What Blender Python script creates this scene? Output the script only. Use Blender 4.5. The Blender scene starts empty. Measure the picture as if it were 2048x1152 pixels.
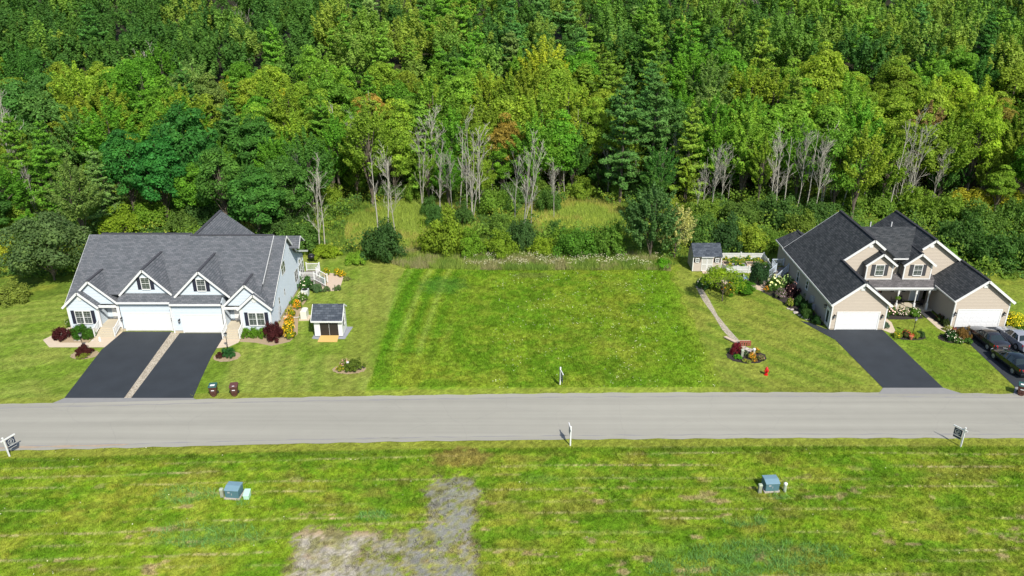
import bpy, bmesh, math, random
import numpy as np
from mathutils import Vector, Matrix
scene = bpy.context.scene
COL = scene.collection
R = math.radians
# ------------------------------------------------------------------ camera, sky, sun, exposure
FPX, PITCH, CAMH = 1593.0, R(23.9), 37.8
cam = bpy.data.cameras.new("camera"); camo = bpy.data.objects.new("camera", cam); COL.objects.link(camo)
cam.sensor_width = 36.0; cam.lens = FPX/2048*36.0; cam.clip_end = 3000; cam.clip_start = 0.5
camo.location = (0, 0, CAMH); camo.rotation_euler = (math.pi/2-PITCH, 0, 0)
scene.camera = camo
SUN_EL, SUN_AZ = R(47), R(154)
world = bpy.data.worlds.new("World"); scene.world = world; world.use_nodes = True
nt = world.node_tree; bg = nt.nodes['Background']; sky = nt.nodes.new('ShaderNodeTexSky')
sky.sky_type = 'NISHITA'; sky.sun_disc = False; sky.sun_elevation = SUN_EL; sky.sun_rotation = SUN_AZ
nt.links.new(sky.outputs[0], bg.inputs[0]); bg.inputs[1].default_value = 0.12
sl = bpy.data.lights.new("sun", 'SUN'); sl.energy = 4.6; sl.angle = R(0.5); sl.color = (1.0, 0.955, 0.88)
slo = bpy.data.objects.new("sun", sl); COL.objects.link(slo)
SD = Vector((math.sin(SUN_AZ)*math.cos(SUN_EL), math.cos(SUN_AZ)*math.cos(SUN_EL), math.sin(SUN_EL)))
slo.rotation_euler = SD.to_track_quat('Z', 'Y').to_euler(); slo.location = (20, -20, 60)
scene.view_settings.view_transform = 'Standard'; scene.view_settings.look = 'None'
scene.view_settings.exposure = 0.25; scene.view_settings.gamma = 1
scene.render.engine = 'CYCLES'
cy = scene.cycles; cy.max_bounces = 5; cy.diffuse_bounces = 3; cy.transmission_bounces = 3; cy.transparent_max_bounces = 4; cy.glossy_bounces = 2
rnd = random.Random(7)
# ------------------------------------------------------------------ helpers
_f = Vector((0, math.cos(PITCH), -math.sin(PITCH))); _u = Vector((0, math.sin(PITCH), math.cos(PITCH)))
def G(px, py, z=0.0):
    """where the sight line through a photo point meets height z"""
    r = _f + Vector((1, 0, 0))*((px-1024)/FPX) - _u*((py-576)/FPX)
    t = (z-CAMH)/r.z
    return (r.x*t, r.y*t)
def XP(px, y, z):
    return (px-1024)/FPX*(y*math.cos(PITCH)+(CAMH-z)*math.sin(PITCH))
def pix(x, y, z):
    k = y*math.cos(PITCH)+(CAMH-z)*math.sin(PITCH)
    return 1024+FPX*x/k, 576-FPX*(y*math.sin(PITCH)-(CAMH-z)*math.cos(PITCH))/k

class MB:
    def __init__(s): s.v = []; s.f = []
    def add(s, vs, fs):
        n = len(s.v); s.v += [tuple(v) for v in vs]; s.f += [tuple(n+i for i in f) for f in fs]; return s
    def box(s, x0, x1, y0, y1, z0, z1):
        if x0 > x1: x0, x1 = x1, x0
        if y0 > y1: y0, y1 = y1, y0
        return s.add([(x0,y0,z0),(x1,y0,z0),(x1,y1,z0),(x0,y1,z0),(x0,y0,z1),(x1,y0,z1),(x1,y1,z1),(x0,y1,z1)],
                     [(0,3,2,1),(4,5,6,7),(0,1,5,4),(1,2,6,5),(2,3,7,6),(3,0,4,7)])
    def prism(s, pts, d):
        n = len(pts); p = [Vector(q) for q in pts]; d = Vector(d)
        return s.add(p+[q+d for q in p], [tuple(range(n)), tuple(range(2*n-1, n-1, -1))]+[(i,(i+1)%n,n+(i+1)%n,n+i) for i in range(n)])
    def beam(s, p, q, w, h, up=(0,0,1)):
        p = Vector(p); q = Vector(q); d = (q-p).normalized(); a = d.cross(Vector(up))
        if a.length < 1e-4: a = Vector((1,0,0))
        a.normalize(); b = a.cross(d).normalized()
        c = [(-w/2,-h/2),(w/2,-h/2),(w/2,h/2),(-w/2,h/2)]
        vs = [p+a*x+b*y for x,y in c]+[q+a*x+b*y for x,y in c]
        return s.add(vs, [(0,1,2,3),(7,6,5,4)]+[(i,(i+1)%4,4+(i+1)%4,4+i) for i in range(4)])
    def tube(s, path, rad, n=6, cap=True):
        path = [Vector(p) for p in path]; m = len(path)
        if not hasattr(rad, '__len__'): rad = [rad]*m
        vs = []; fs = []
        for i, p in enumerate(path):
            d = (path[min(i+1,m-1)]-path[max(i-1,0)]); d = d.normalized() if d.length > 1e-6 else Vector((0,0,1))
            a = d.cross(Vector((0.13,0.99,0.05)) if abs(d.y) < .9 else Vector((1,0,0))).normalized(); b = d.cross(a)
            for k in range(n):
                t = 2*math.pi*k/n; vs.append(p+(a*math.cos(t)+b*math.sin(t))*rad[i])
        for i in range(m-1):
            for k in range(n):
                fs.append((i*n+k, i*n+(k+1)%n, (i+1)*n+(k+1)%n, (i+1)*n+k))
        if cap: fs += [tuple(range(n-1,-1,-1)), tuple(range((m-1)*n, m*n))]
        return s.add(vs, fs)
    def lathe(s, prof, n=14, c=(0,0,0)):
        vs = []; fs = []; m = len(prof)
        for r_, z in prof:
            for k in range(n):
                t = 2*math.pi*k/n; vs.append((c[0]+r_*math.cos(t), c[1]+r_*math.sin(t), c[2]+z))
        for i in range(m-1):
            for k in range(n): fs.append((i*n+k, i*n+(k+1)%n, (i+1)*n+(k+1)%n, (i+1)*n+k))
        fs += [tuple(range(n-1,-1,-1)), tuple(range((m-1)*n, m*n))]
        return s.add(vs, fs)
    def build(s, name, mat, parent=None, bevel=0, smooth=False, color=None, recalc=True):
        me = bpy.data.meshes.new(name)
        off = parent_world(parent) if parent else Vector((0,0,0))
        me.from_pydata([(v[0]-off.x, v[1]-off.y, v[2]-off.z) for v in s.v], [], s.f)
        if recalc:
            bm = bmesh.new(); bm.from_mesh(me); bmesh.ops.recalc_face_normals(bm, faces=bm.faces)
            if bevel: bmesh.ops.bevel(bm, geom=[e for e in bm.edges], offset=bevel, segments=1, affect='EDGES', clamp_overlap=True)
            bm.to_mesh(me); bm.free()
        if smooth: me.polygons.foreach_set('use_smooth', [True]*len(me.polygons))
        if mat: me.materials.append(mat)
        o = bpy.data.objects.new(name, me); COL.objects.link(o)
        if parent: o.parent = parent
        if color: o.color = (*color, 1)
        return o
def parent_world(p):
    v = Vector((0,0,0))
    while p is not None: v = v+Vector(p.location); p = p.parent
    return v
def tag(o, label=None, cat=None, group=None, kind=None):
    if label: o['label'] = label
    if cat: o['category'] = cat
    if group: o['group'] = group
    if kind: o['kind'] = kind
    return o
def thing(name, loc, label, cat, group=None, rz=0):
    o = bpy.data.objects.new(name, None); COL.objects.link(o); o.empty_display_size = .2
    o.location = loc; o.rotation_euler = (0,0,rz); return tag(o, label, cat, group)
def struct(o): o['kind'] = 'structure'; return o
KIDS = {}
def copy_tree(o, parent=None):
    c = o.copy(); COL.objects.link(c)
    for k in ('label','group'):
        if k in c and parent is None: del c[k]
    c.parent = parent
    for ch in [x for x in o.children]: copy_tree(ch, c)
    return c
def local(o, kids=()):
    return o
# ------------------------------------------------------------------ materials
def mat(name, col, rough=.6, var=.12, scale=6., metal=0., bump=0., bscale=40., spec=.4, coat=0.):
    m = bpy.data.materials.new(name); m.use_nodes = True; t = m.node_tree; b = t.nodes['Principled BSDF']
    b.inputs['Roughness'].default_value = rough; b.inputs['Metallic'].default_value = metal
    b.inputs['Specular IOR Level'].default_value = spec
    if coat: b.inputs['Coat Weight'].default_value = coat; b.inputs['Coat Roughness'].default_value = .05
    if var:
        g = t.nodes.new('ShaderNodeNewGeometry'); n = t.nodes.new('ShaderNodeTexNoise'); n.inputs['Scale'].default_value = scale
        n.inputs['Detail'].default_value = 4; t.links.new(g.outputs['Position'], n.inputs['Vector'])
        mx = t.nodes.new('ShaderNodeMixRGB'); mx.inputs[1].default_value = (*[c*(1-var) for c in col],1); mx.inputs[2].default_value = (*[min(1,c*(1+var)) for c in col],1)
        t.links.new(n.outputs[0], mx.inputs[0]); t.links.new(mx.outputs[0], b.inputs['Base Color'])
    else: b.inputs['Base Color'].default_value = (*col,1)
    if bump:
        g2 = t.nodes.new('ShaderNodeNewGeometry'); n2 = t.nodes.new('ShaderNodeTexNoise'); n2.inputs['Scale'].default_value = bscale
        t.links.new(g2.outputs['Position'], n2.inputs['Vector']); bp = t.nodes.new('ShaderNodeBump'); bp.inputs['Strength'].default_value = bump
        bp.inputs['Distance'].default_value = .03; t.links.new(n2.outputs[0], bp.inputs['Height']); t.links.new(bp.outputs[0], b.inputs['Normal'])
    return m
def siding(name, col, pitch=.17):
    m = mat(name, col, .55, .05, 3); t = m.node_tree; b = t.nodes['Principled BSDF']
    g = t.nodes.new('ShaderNodeNewGeometry'); sp = t.nodes.new('ShaderNodeSeparateXYZ'); t.links.new(g.outputs['Position'], sp.inputs[0])
    d = t.nodes.new('ShaderNodeMath'); d.operation = 'DIVIDE'; d.inputs[1].default_value = pitch; t.links.new(sp.outputs[2], d.inputs[0])
    f = t.nodes.new('ShaderNodeMath'); f.operation = 'FRACT'; t.links.new(d.outputs[0], f.inputs[0])
    bp = t.nodes.new('ShaderNodeBump'); bp.inputs['Strength'].default_value = 1; bp.inputs['Distance'].default_value = .10; bp.invert = True
    t.links.new(f.outputs[0], bp.inputs['Height']); t.links.new(bp.outputs[0], b.inputs['Normal'])
    return m
def shingle(name, c1, c2, axis, tint=.25, row=.17):
    """axis 'x': rows run along x, slope along y ; 'y': the other way"""
    m = bpy.data.materials.new(name); m.use_nodes = True; t = m.node_tree; b = t.nodes['Principled BSDF']
    b.inputs['Roughness'].default_value = .9; b.inputs['Specular IOR Level'].default_value = .2
    g = t.nodes.new('ShaderNodeNewGeometry'); sp = t.nodes.new('ShaderNodeSeparateXYZ'); cb = t.nodes.new('ShaderNodeCombineXYZ')
    t.links.new(g.outputs['Position'], sp.inputs[0])
    spn = t.nodes.new('ShaderNodeSeparateXYZ'); t.links.new(g.outputs['Normal'], spn.inputs[0]); ab = []
    for i in (0,1):
        a_ = t.nodes.new('ShaderNodeMath'); a_.operation = 'ABSOLUTE'; t.links.new(spn.outputs[i], a_.inputs[0]); ab.append(a_)
    gt = t.nodes.new('ShaderNodeMath'); gt.operation = 'GREATER_THAN'; t.links.new(ab[0].outputs[0], gt.inputs[0]); t.links.new(ab[1].outputs[0], gt.inputs[1])
    for k, (i, j) in enumerate(((0,1),(1,0))):              # courses run level whichever way the slope faces
        m_ = t.nodes.new('ShaderNodeMix'); m_.data_type = 'FLOAT'; t.links.new(gt.outputs[0], m_.inputs[0]); t.links.new(sp.outputs[i], m_.inputs[2]); t.links.new(sp.outputs[j], m_.inputs[3]); t.links.new(m_.outputs[0], cb.inputs[k])
    br = t.nodes.new('ShaderNodeTexBrick'); t.links.new(cb.outputs[0], br.inputs['Vector'])
    br.inputs['Scale'].default_value = 1; br.inputs['Brick Width'].default_value = .42; br.inputs['Row Height'].default_value = row
    br.inputs['Mortar Size'].default_value = .012; br.inputs['Bias'].default_value = 0
    br.inputs['Color1'].default_value = (*c1,1); br.inputs['Color2'].default_value = (*c2,1); br.inputs['Mortar'].default_value = (*[c*.55 for c in c1],1)
    n = t.nodes.new('ShaderNodeTexNoise'); n.inputs['Scale'].default_value = 1.3; n.inputs['Detail'].default_value = 5
    mp = t.nodes.new('ShaderNodeMapping'); mp.inputs['Scale'].default_value = (1,.35,1); t.links.new(cb.outputs[0], mp.inputs[0]); t.links.new(mp.outputs[0], n.inputs['Vector'])
    mr = t.nodes.new('ShaderNodeMapRange'); mr.inputs[3].default_value = 1-tint; mr.inputs[4].default_value = 1+tint; t.links.new(n.outputs[0], mr.inputs[0])
    vm = t.nodes.new('ShaderNodeVectorMath'); vm.operation = 'SCALE'; t.links.new(br.outputs[0], vm.inputs[0]); t.links.new(mr.outputs[0], vm.inputs['Scale'])
    t.links.new(vm.outputs[0], b.inputs['Base Color'])
    bp = t.nodes.new('ShaderNodeBump'); bp.inputs['Strength'].default_value = .6; bp.inputs['Distance'].default_value = .02
    t.links.new(br.outputs['Fac'], bp.inputs['Height']); bp.invert = True; t.links.new(bp.outputs[0], b.inputs['Normal'])
    return m
def foliage(name, trans=.44, usecol=True, hue=.5):
    """leaf material: object colour times a per-leaf brightness (real leaf-to-leaf variation)"""
    m = bpy.data.materials.new(name); m.use_nodes = True; t = m.node_tree; t.nodes.clear()
    out = t.nodes.new('ShaderNodeOutputMaterial'); oi = t.nodes.new('ShaderNodeObjectInfo'); at = t.nodes.new('ShaderNodeAttribute'); at.attribute_name = 'v'
    at2 = t.nodes.new('ShaderNodeAttribute'); at2.attribute_name = 'h'
    mr = t.nodes.new('ShaderNodeMapRange'); mr.inputs[3].default_value = .75; mr.inputs[4].default_value = 1.9; t.links.new(at.outputs['Fac'], mr.inputs[0])
    vm = t.nodes.new('ShaderNodeVectorMath'); vm.operation = 'SCALE'; t.links.new(oi.outputs['Color'], vm.inputs[0]); t.links.new(mr.outputs[0], vm.inputs['Scale'])
    mu = t.nodes.new('ShaderNodeVectorMath'); mu.operation = 'MULTIPLY'; mu.inputs[1].default_value = (1.45, 1.2, .9)
    t.links.new(vm.outputs[0], mu.inputs[0]); mx = t.nodes.new('ShaderNodeMixRGB'); t.links.new(at2.outputs['Fac'], mx.inputs[0])
    t.links.new(vm.outputs[0], mx.inputs[1]); t.links.new(mu.outputs[0], mx.inputs[2])
    d = t.nodes.new('ShaderNodeBsdfPrincipled'); d.inputs['Roughness'].default_value = .6; d.inputs['Specular IOR Level'].default_value = .12
    tr = t.nodes.new('ShaderNodeBsdfTranslucent'); ms = t.nodes.new('ShaderNodeMixShader'); ms.inputs[0].default_value = trans
    m2 = t.nodes.new('ShaderNodeVectorMath'); m2.operation = 'MULTIPLY'; m2.inputs[1].default_value = (1.2,1.3,.6); t.links.new(mx.outputs[0], m2.inputs[0])
    t.links.new(mx.outputs[0], d.inputs['Base Color']); t.links.new(m2.outputs[0], tr.inputs[0])
    t.links.new(d.outputs[0], ms.inputs[1]); t.links.new(tr.outputs[0], ms.inputs[2]); t.links.new(ms.outputs[0], out.inputs[0])
    return m
M = {}
M['white'] = mat('white_vinyl', (.72,.72,.70), .45, .03, 2)
M['blue_siding'] = siding('pale_blue_siding', (.49,.55,.59))
M['tan_siding'] = siding('tan_siding', (.37,.315,.245))
M['found'] = mat('foundation_concrete', (.48,.41,.30), .9, .1, 8)
M['conc'] = mat('walk_concrete', (.56,.46,.34), .9, .1, 3)
M['stepc'] = mat('step_concrete', (.5,.44,.33), .9, .12, 5)
M['sh_bx'] = shingle('grey_shingle_x', (.095,.105,.115), (.150,.155,.168), 'x', .14)
M['sh_by'] = shingle('grey_shingle_y', (.085,.085,.095), (.135,.132,.142), 'y', .14)
M['sh_tx'] = shingle('slate_shingle_x', (.055,.058,.066), (.10,.10,.112), 'x')
M['sh_ty'] = shingle('charcoal_shingle_y', (.034,.039,.042), (.075,.078,.081), 'y', .28)
M['sh_px'] = shingle('porch_shingle', (.09,.085,.085), (.16,.15,.15), 'x', .2)
M['sh_sx'] = shingle('shed_shingle', (.045,.055,.07), (.10,.115,.135), 'x', .1, .2)
M['navy'] = mat('dark_shutter', (.022,.024,.042), .5, .1)
M['dkgrey'] = mat('charcoal_shutter', (.06,.06,.065), .5, .1)
M['black'] = mat('black_metal', (.015,.015,.017), .4, .1)
M['glass'] = mat('window_glass', (.05,.065,.058), .12, .5, 2.5, spec=.9)
M['door'] = mat('garage_door_white', (.72,.72,.71), .4, .03, 1)
M['doorgrey'] = mat('door_blue_grey', (.45,.52,.55), .5, .05)
M['ridge'] = mat('ridge_cap', (.06,.06,.068), .9, .2, 12)
M['ridged'] = mat('ridge_cap_dark', (.03,.03,.034), .9, .2, 12)
def pebbles(name, c1, c2, sc):
    m = mat(name, c1, .9, 0); t = m.node_tree; b = t.nodes['Principled BSDF']; g = t.nodes.new('ShaderNodeNewGeometry'); v = t.nodes.new('ShaderNodeTexVoronoi'); v.inputs['Scale'].default_value = sc; t.links.new(g.outputs['Position'], v.inputs['Vector'])
    sp = t.nodes.new('ShaderNodeSeparateColor'); t.links.new(v.outputs['Color'], sp.inputs[0]); mx = t.nodes.new('ShaderNodeMixRGB'); mx.inputs[1].default_value = (*c1,1); mx.inputs[2].default_value = (*c2,1); t.links.new(sp.outputs[0], mx.inputs[0]); t.links.new(mx.outputs[0], b.inputs['Base Color'])
    bp = t.nodes.new('ShaderNodeBump'); bp.inputs['Strength'].default_value = 1; bp.inputs['Distance'].default_value = .06; bp.invert = True; t.links.new(v.outputs['Distance'], bp.inputs['Height']); t.links.new(bp.outputs[0], b.inputs['Normal']); return m
M['stone'] = pebbles('river_stone', (.27,.225,.165), (.60,.53,.41), 12)
M['mulch'] = mat('black_mulch', (.035,.028,.024), 1, .5, 25, bump=.8, bscale=30)
M['tanbed'] = mat('bed_edging', (.36,.27,.17), 1, .3, 10)
M['wood'] = mat('new_wood', (.62,.40,.13), .7, .15, 8)
M['redwood'] = mat('red_wood', (.30,.085,.055), .7, .2, 8)
M['binbrown'] = mat('bin_brown', (.085,.035,.025), .5, .1)
M['bingreen'] = mat('bin_lid_green', (.03,.10,.085), .5, .1)
M['binlid'] = mat('bin_lid_maroon', (.12,.045,.04), .45, .1)
M['red'] = mat('hydrant_red', (.55,.01,.015), .35, .05)
M['trafo'] = mat('transformer_green', (.085,.175,.205), .5, .08, 3)
M['trafotop'] = mat('pale_transformer_green', (.165,.275,.33), .5, .12, 3)  # lid colour, a paler green than the cabinet
M['ped'] = mat('pedestal_pale', (.40,.45,.34), .6, .1)
M['pedgrey'] = mat('pedestal_grey', (.30,.32,.24), .8, .15, 10)
M['mint'] = mat('mint_box', (.42,.66,.50), .5, .05)
M['beige'] = mat('beige_metal', (.74,.72,.62), .45, .04)
M['grey'] = mat('grey_metal', (.35,.37,.38), .5, .1)
M['bark'] = mat('bark', (.13,.105,.08), .9, .4, 6, bump=.5, bscale=12)
M['dead'] = mat('bare_wood', (.40,.375,.31), .9, .35, 3)
M['leaf'] = foliage('leaves'); M['needle'] = foliage('needles', .15); M['petal'] = foliage('petals', .3)
M['rock'] = mat('rock', (.45,.40,.35), .9, .3, 6, bump=.6, bscale=6)
M['deck'] = mat('deck_boards', (.22,.2,.18), .8, .2, 10)
M['bluerail'] = mat('vinyl_rail', (.50,.56,.62), .5, .03)
M['tyre'] = mat('tyre_rubber', (.02,.02,.02), .8, .1)
M['rim'] = mat('alloy', (.45,.46,.47), .3, .05, metal=.7)
M['carglass'] = mat('car_glass', (.02,.03,.03), .05, 0, spec=1.)
M['tail'] = mat('tail_light', (.55,.012,.015), .2, 0)
M['teal'] = mat('teal_plastic', (.01,.20,.16), .4, .05)
M['signface'] = mat('sign_navy', (.035,.045,.075), .4, .05)
M['terracotta'] = mat('terracotta', (.45,.16,.08), .8, .1)
M['pinksand'] = mat('patio_sand', (.55,.43,.33), 1, .15, 5)
M['greygravel'] = mat('grey_gravel', (.27,.28,.31), 1, .35, 25, bump=.6, bscale=25)
M['asphalt_d'] = mat('driveway_asphalt', (.030,.036,.043), .85, .30, .55, bump=.25, bscale=60)
M['curtain'] = mat('door_dark', (.03,.025,.022), .5, .2)
# ------------------------------------------------------------------ ground: one sheet to the horizon, its grass colours computed from plan position
def _hash(ix, iy, s):
    h = (ix*374761393+iy*668265263+s*1442695041) & 0xffffffff
    h = ((h ^ (h >> 13))*1274126177) & 0xffffffff
    return ((h ^ (h >> 16)) & 0xffffff)/float(0xffffff)
def vnoise(x, y, s=0):
    ix = np.floor(x).astype(np.int64); iy = np.floor(y).astype(np.int64); fx = x-ix; fy = y-iy
    fx = fx*fx*(3-2*fx); fy = fy*fy*(3-2*fy)
    a = _hash(ix,iy,s); b = _hash(ix+1,iy,s); c = _hash(ix,iy+1,s); d = _hash(ix+1,iy+1,s)
    return (a*(1-fx)+b*fx)*(1-fy)+(c*(1-fx)+d*fx)*fy
def fbm(x, y, s=0, o=4):
    r = 0; a = .5; t = 0
    for i in range(o): r = r+a*vnoise(x*2**i, y*2**i, s+i*17); t += a; a *= .55
    return r/t
def sm(e0, e1, x):
    t = np.clip((x-e0)/(e1-e0), 0, 1); return t*t*(3-2*t)
def hz(x, y):
    """terrain height"""
    x = np.asarray(x, float); y = np.asarray(y, float)
    h = .155*np.maximum(y-120, 0)*sm(118, 135, y)
    h = np.where(y > 330, .155*210+(y-330)*.03, h)
    h = h+.35*(fbm(x*.12, y*.12, 5)-.5)*sm(96, 106, y)
    return h
def mixc(c, d, m): return c*(1-m[...,None])+np.array(d)*m[...,None]
# edges of the road as traced on the ground
RF = [(-140,52.5),(-75,57.6),(-45.1,59.98),(-39.9,60.25),(-28.2,60.8),(-13.1,61.35),(5.2,61.85),(19.2,61.99),(33.5,61.95),(46.1,61.7),(80,60.6),(140,57)]
RN = [(-140,45.3),(-75,50.4),(-41.1,53.05),(-30,53.5),(-18.8,53.98),(-7,54.38),(4.7,54.62),(23.6,54.82),(42,54.8),(80,53.7),(140,50)]
RFx, RFy = zip(*RF); RNx, RNy = zip(*RN)
def back_edge(x):
    """line where mown grass meets rough growth"""
    xs = [-80,-58,-50,-46,-30,-22,-17,-13,0,17,19.5,22,33,45,53,58,80]; ys = [76,80,84.5,89.5,95,95.5,94.5,91.5,90.8,91,90.5,94.5,95,93,90,86,84]
    return np.interp(x, xs, ys)
def ground_col(x, y):
    n1 = fbm(x*.35, y*.35, 1); n2 = fbm(x*1.6, y*1.6, 2); n3 = fbm(x*5, y*5, 3, 3); nb = fbm(x*.09, y*.09, 4)
    c = np.zeros(x.shape+(3,))+np.array((.19,.24,.03))
    rn = np.interp(x, RNx, RNy); rf = np.interp(x, RFx, RFy)
    # ---- field on the near side of the road
    F = y < rn+.3
    f = np.zeros_like(c)+np.array((.185,.250,.026))
    f = mixc(f, (.265,.255,.052), sm(.42,.68,n1)*.85)
    f = mixc(f, (.095,.190,.014), sm(.50,.66,fbm(x*.25+9, y*.6, 11))*.8); f = mixc(f, (.10,.195,.015), sm(.52,.62,fbm(x*1.1+9, y*1.5, 81))*.5); f = mixc(f, (.28,.30,.06), sm(.54,.66,fbm(x*1.3+19, y*1.6, 82))*.45)
    f = mixc(f, (.21,.17,.06), sm(.60,.75,fbm(x*.3+31, y*.5, 12))*.55)
    f = f*np.array([1.05,1.17,.66])
    for i in range(12):                                   # clippings left in rows along the road
        yy = rn-1.25-i*1.28+.3*((i*5)%3)/2+.25*np.sin(x*.05+i)+.2*(fbm(x*.3, y*0+i, 40+i)-.5)
        w = (.42+.45*((i*7)%5)/4)*np.exp(-((y-yy)/.085)**2)*sm(.40,.60,fbm(x*.16, y*0+i*3.3, 60+i, 3))*sm(.22,.5,n3)
        f = mixc(f, (.46,.38,.20), np.clip(w*1.0,0,1))
        w2 = np.exp(-((y-yy-.35)/.3)**2)*.30*sm(.35,.6,fbm(x*.12,y*0+i*2.1,160+i,3))
        f = mixc(f, (.075,.135,.012), w2)
    f = mixc(f, (.42,.30,.17), sm(.70,.77,fbm(x*.55+3, y*1.3, 14))*sm(0,8,rn-y-1)*.7)
    for cx, cy_, rx, ry in ((-20.8,43.2,4.6,1.5),(-24,47.5,2.6,1.2),(-9.8,45.2,1.6,.6),(17.2,41.6,5.5,1.5),(14,40.2,6,1.2),(16.5,44.6,1.9,.6),(10,42,3,.8),(2,49.5,2,.7)):
        d = ((x-cx)/rx)**2+((y-cy_)/ry)**2+(n2-.5)*2.2
        f = mixc(f, (.13,.24,.06), (1-sm(-.2,1.3,d))*.28)
    f = mixc(f, (.075,.15,.008), np.exp(-((rn-1.45-y)/.4)**2)*.65)
    f = mixc(f, (.22,.235,.035), (1-sm(.9,1.2,rn-y))*.8)
    # gravel lot entrance
    gx = np.maximum(np.abs(x+4.35)-1.35, 0); gc = gx+np.maximum(y-48.2, 0)*.5+np.maximum(36-y,0)
    gl = np.maximum(np.abs(x+8.5)-5.6, 0)+np.maximum(y-43.3, 0)*1.1
    gd = np.minimum(gc, gl)+(n2-.5)*1.6+(n1-.5)*1.4+(n3-.5)*.9
    g = 1-sm(-.1,.6,gd)
    gcol = np.zeros_like(c)+np.array((.27,.265,.235)); gcol = mixc(gcol, (.40,.37,.31), sm(.45,.65,n1)*.8); gcol = mixc(gcol, (.15,.17,.10), sm(.42,.68,n3)*.7)
    gcol = mixc(gcol, (.45,.40,.32), sm(-8,-11,x)*.7); gcol = mixc(gcol, (.42,.29,.16), np.maximum(sm(.55,.7,fbm(x*.8+5,y*.8,15))*.5, np.exp(-((y-43.6)/.5)**2)*.8)*sm(-7,-10,x))
    f = mixc(f, (.24,.185,.085), (1-sm(.2,1.0,gd))*.7)
    g = g*(1-.75*sm(.55,.63,fbm(x*1.2,y*1.2,83)))*(1-.45*sm(.54,.62,fbm(x*3.1,y*3.1,84)))*(.3+.7*sm(51,48,y)); f = f*(1-g[...,None])+gcol*g[...,None]
    pd = ((x+4.2)/2.6)**2+((y-52.2)/1.3)**2+(n2-.5)*1.6
    f = mixc(f, (.27,.17,.06), (1-sm(.5,1.3,pd))*.6)
    # ---- lots on the far side
    lot = (x > -13.3+.35*(y-63)/28*.0) & (x < 18.9+(y-63)*.045)
    l = np.zeros_like(c)+np.array((.175,.235,.026))
    l = mixc(l, (.235,.25,.04), sm(.40,.66,fbm(x*.22+3,y*.22,21))*.85)
    l = mixc(l, (.20,.165,.055), sm(.56,.76,fbm(x*.3+13,y*.4,22))*.24)
    l = mixc(l, (.10,.19,.014), sm(.5,.66,fbm(x*.3+50,y*.3,23))*.65); l = mixc(l, (.10,.19,.014), sm(.52,.62,fbm(x*.9+9, y*1.1, 85))*.45); l = mixc(l, (.27,.29,.055), sm(.54,.66,fbm(x*1.1+19, y*1.2, 86))*.4)
    cur = x+13.3-.014*np.maximum(y-70,0)**2*.25
    st = np.sin(cur*2.6+.25*np.sin(y*.3))*sm(10,3,cur)*sm(64,72,y)
    l = mixc(l, (.085,.18,.012), np.clip(st,0,1)*.75); l = mixc(l, (.30,.33,.10), np.clip(-st,0,1)**2*.65)
    l = mixc(l, (.08,.19,.012), (1-sm(.2,1.9,np.abs(x+12.4)+(n2-.5)))*.45)
    l = mixc(l, (.065,.155,.035), (1-sm(.3,1.3,((x+8)/3)**2+((y-86)/2.6)**2+(n2-.5)*1.5))*.6)
    l = mixc(l, (.15,.16,.06), (1-sm(.4,1.1,((x-2.5)/3)**2+((y-89)/1)**2+(n2-.5)))*.6)
    l = mixc(l, (.15,.25,.02), sm(13,17.5,x+(n1-.5)*5)*.6); l = mixc(l, (.25,.27,.05), sm(17.3,19.4,x-(y-63)*.045+(n1-.5)*3)*.8)
    # left lawn: olive, mown in curving bands
    wob = .22*(vnoise(x*0,y*.9,71)-.5)+.5*(vnoise(x*0,y*.25,72)-.5)
    a = np.where(x < -30, (x*.22-y)*1.0, x*.98+.12*y)
    lw = np.zeros_like(c)+np.array((.215,.245,.06))
    s1 = np.sin(a*3.6+1.2*(nb-.5))
    lw = mixc(lw, (.13,.18,.035), np.clip(s1,0,1)*.45); lw = mixc(lw, (.13,.18,.03), np.clip(np.sin(a*9),0,1)*.25*sm(-26,-20,x)); lw = mixc(lw, (.30,.31,.10), np.clip(-s1,0,1)*.38)
    lw = mixc(lw, (.25,.235,.075), sm(.45,.7,n1)*.5); lw = mixc(lw, (.13,.20,.02), sm(.5,.7,fbm(x*.2,y*.2,31))*.6)
    lw = mixc(lw, (.27,.24,.075), sm(-19,-15,x)*sm(-13,-15,x)*.45)
    lw = mixc(lw, (.12,.19,.015), (1-sm(.3,1.6,np.abs(x+28.2)))*sm(73,71,y)*.7)
    # right lawn
    rw = np.zeros_like(c)+np.array((.225,.25,.05))
    s2 = np.sin((x*.75+y*.66)*2.7+1.5*(nb-.5))
    rw = mixc(rw, (.12,.19,.026), np.clip(s2*1.5,0,1)*.5); rw = mixc(rw, (.29,.29,.08), np.clip(-s2*1.5,0,1)*.3); rw = mixc(rw, (.31,.30,.08), sm(.46,.7,n1)*.6)
    rw = mixc(rw, (.14,.22,.02), sm(37,40,x)*.5)
    rw = mixc(rw, (.31,.27,.075), sm(.45,.66,fbm(x*.3+7,y*.25,33))*.4)
    v = np.where((x+wob < -13.3)[...,None], lw, np.where((x+wob*3 < 18.9+(y-63)*.045)[...,None], l, rw))
    verge = (1-sm(.85,1.15,y-rf)); v = mixc(v, (.23,.225,.055), verge*.75)
    # ---- beyond the mown edge
    be = back_edge(x)
    b = np.zeros_like(c)+np.array((.12,.16,.03)); b = mixc(b, (.24,.24,.05), sm(.45,.7,n1))
    me = np.maximum(1-(((x+14.5)/10)**2+((y-107)/12)**2), 1-(((x-9.5)/8.5)**2+((y-111)/8)**2)); me = np.maximum(me, 1-(((x+35)/7)**2+((y-112)/7)**2))
    m1 = sm(-.1,.3,me+(n1-.5)*.8); b = mixc(b, (.26,.30,.055), m1*.9); b = mixc(b, (.38,.36,.08), m1*sm(.52,.68,fbm(x*.25+5,y*.4,35))*.6)
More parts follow.
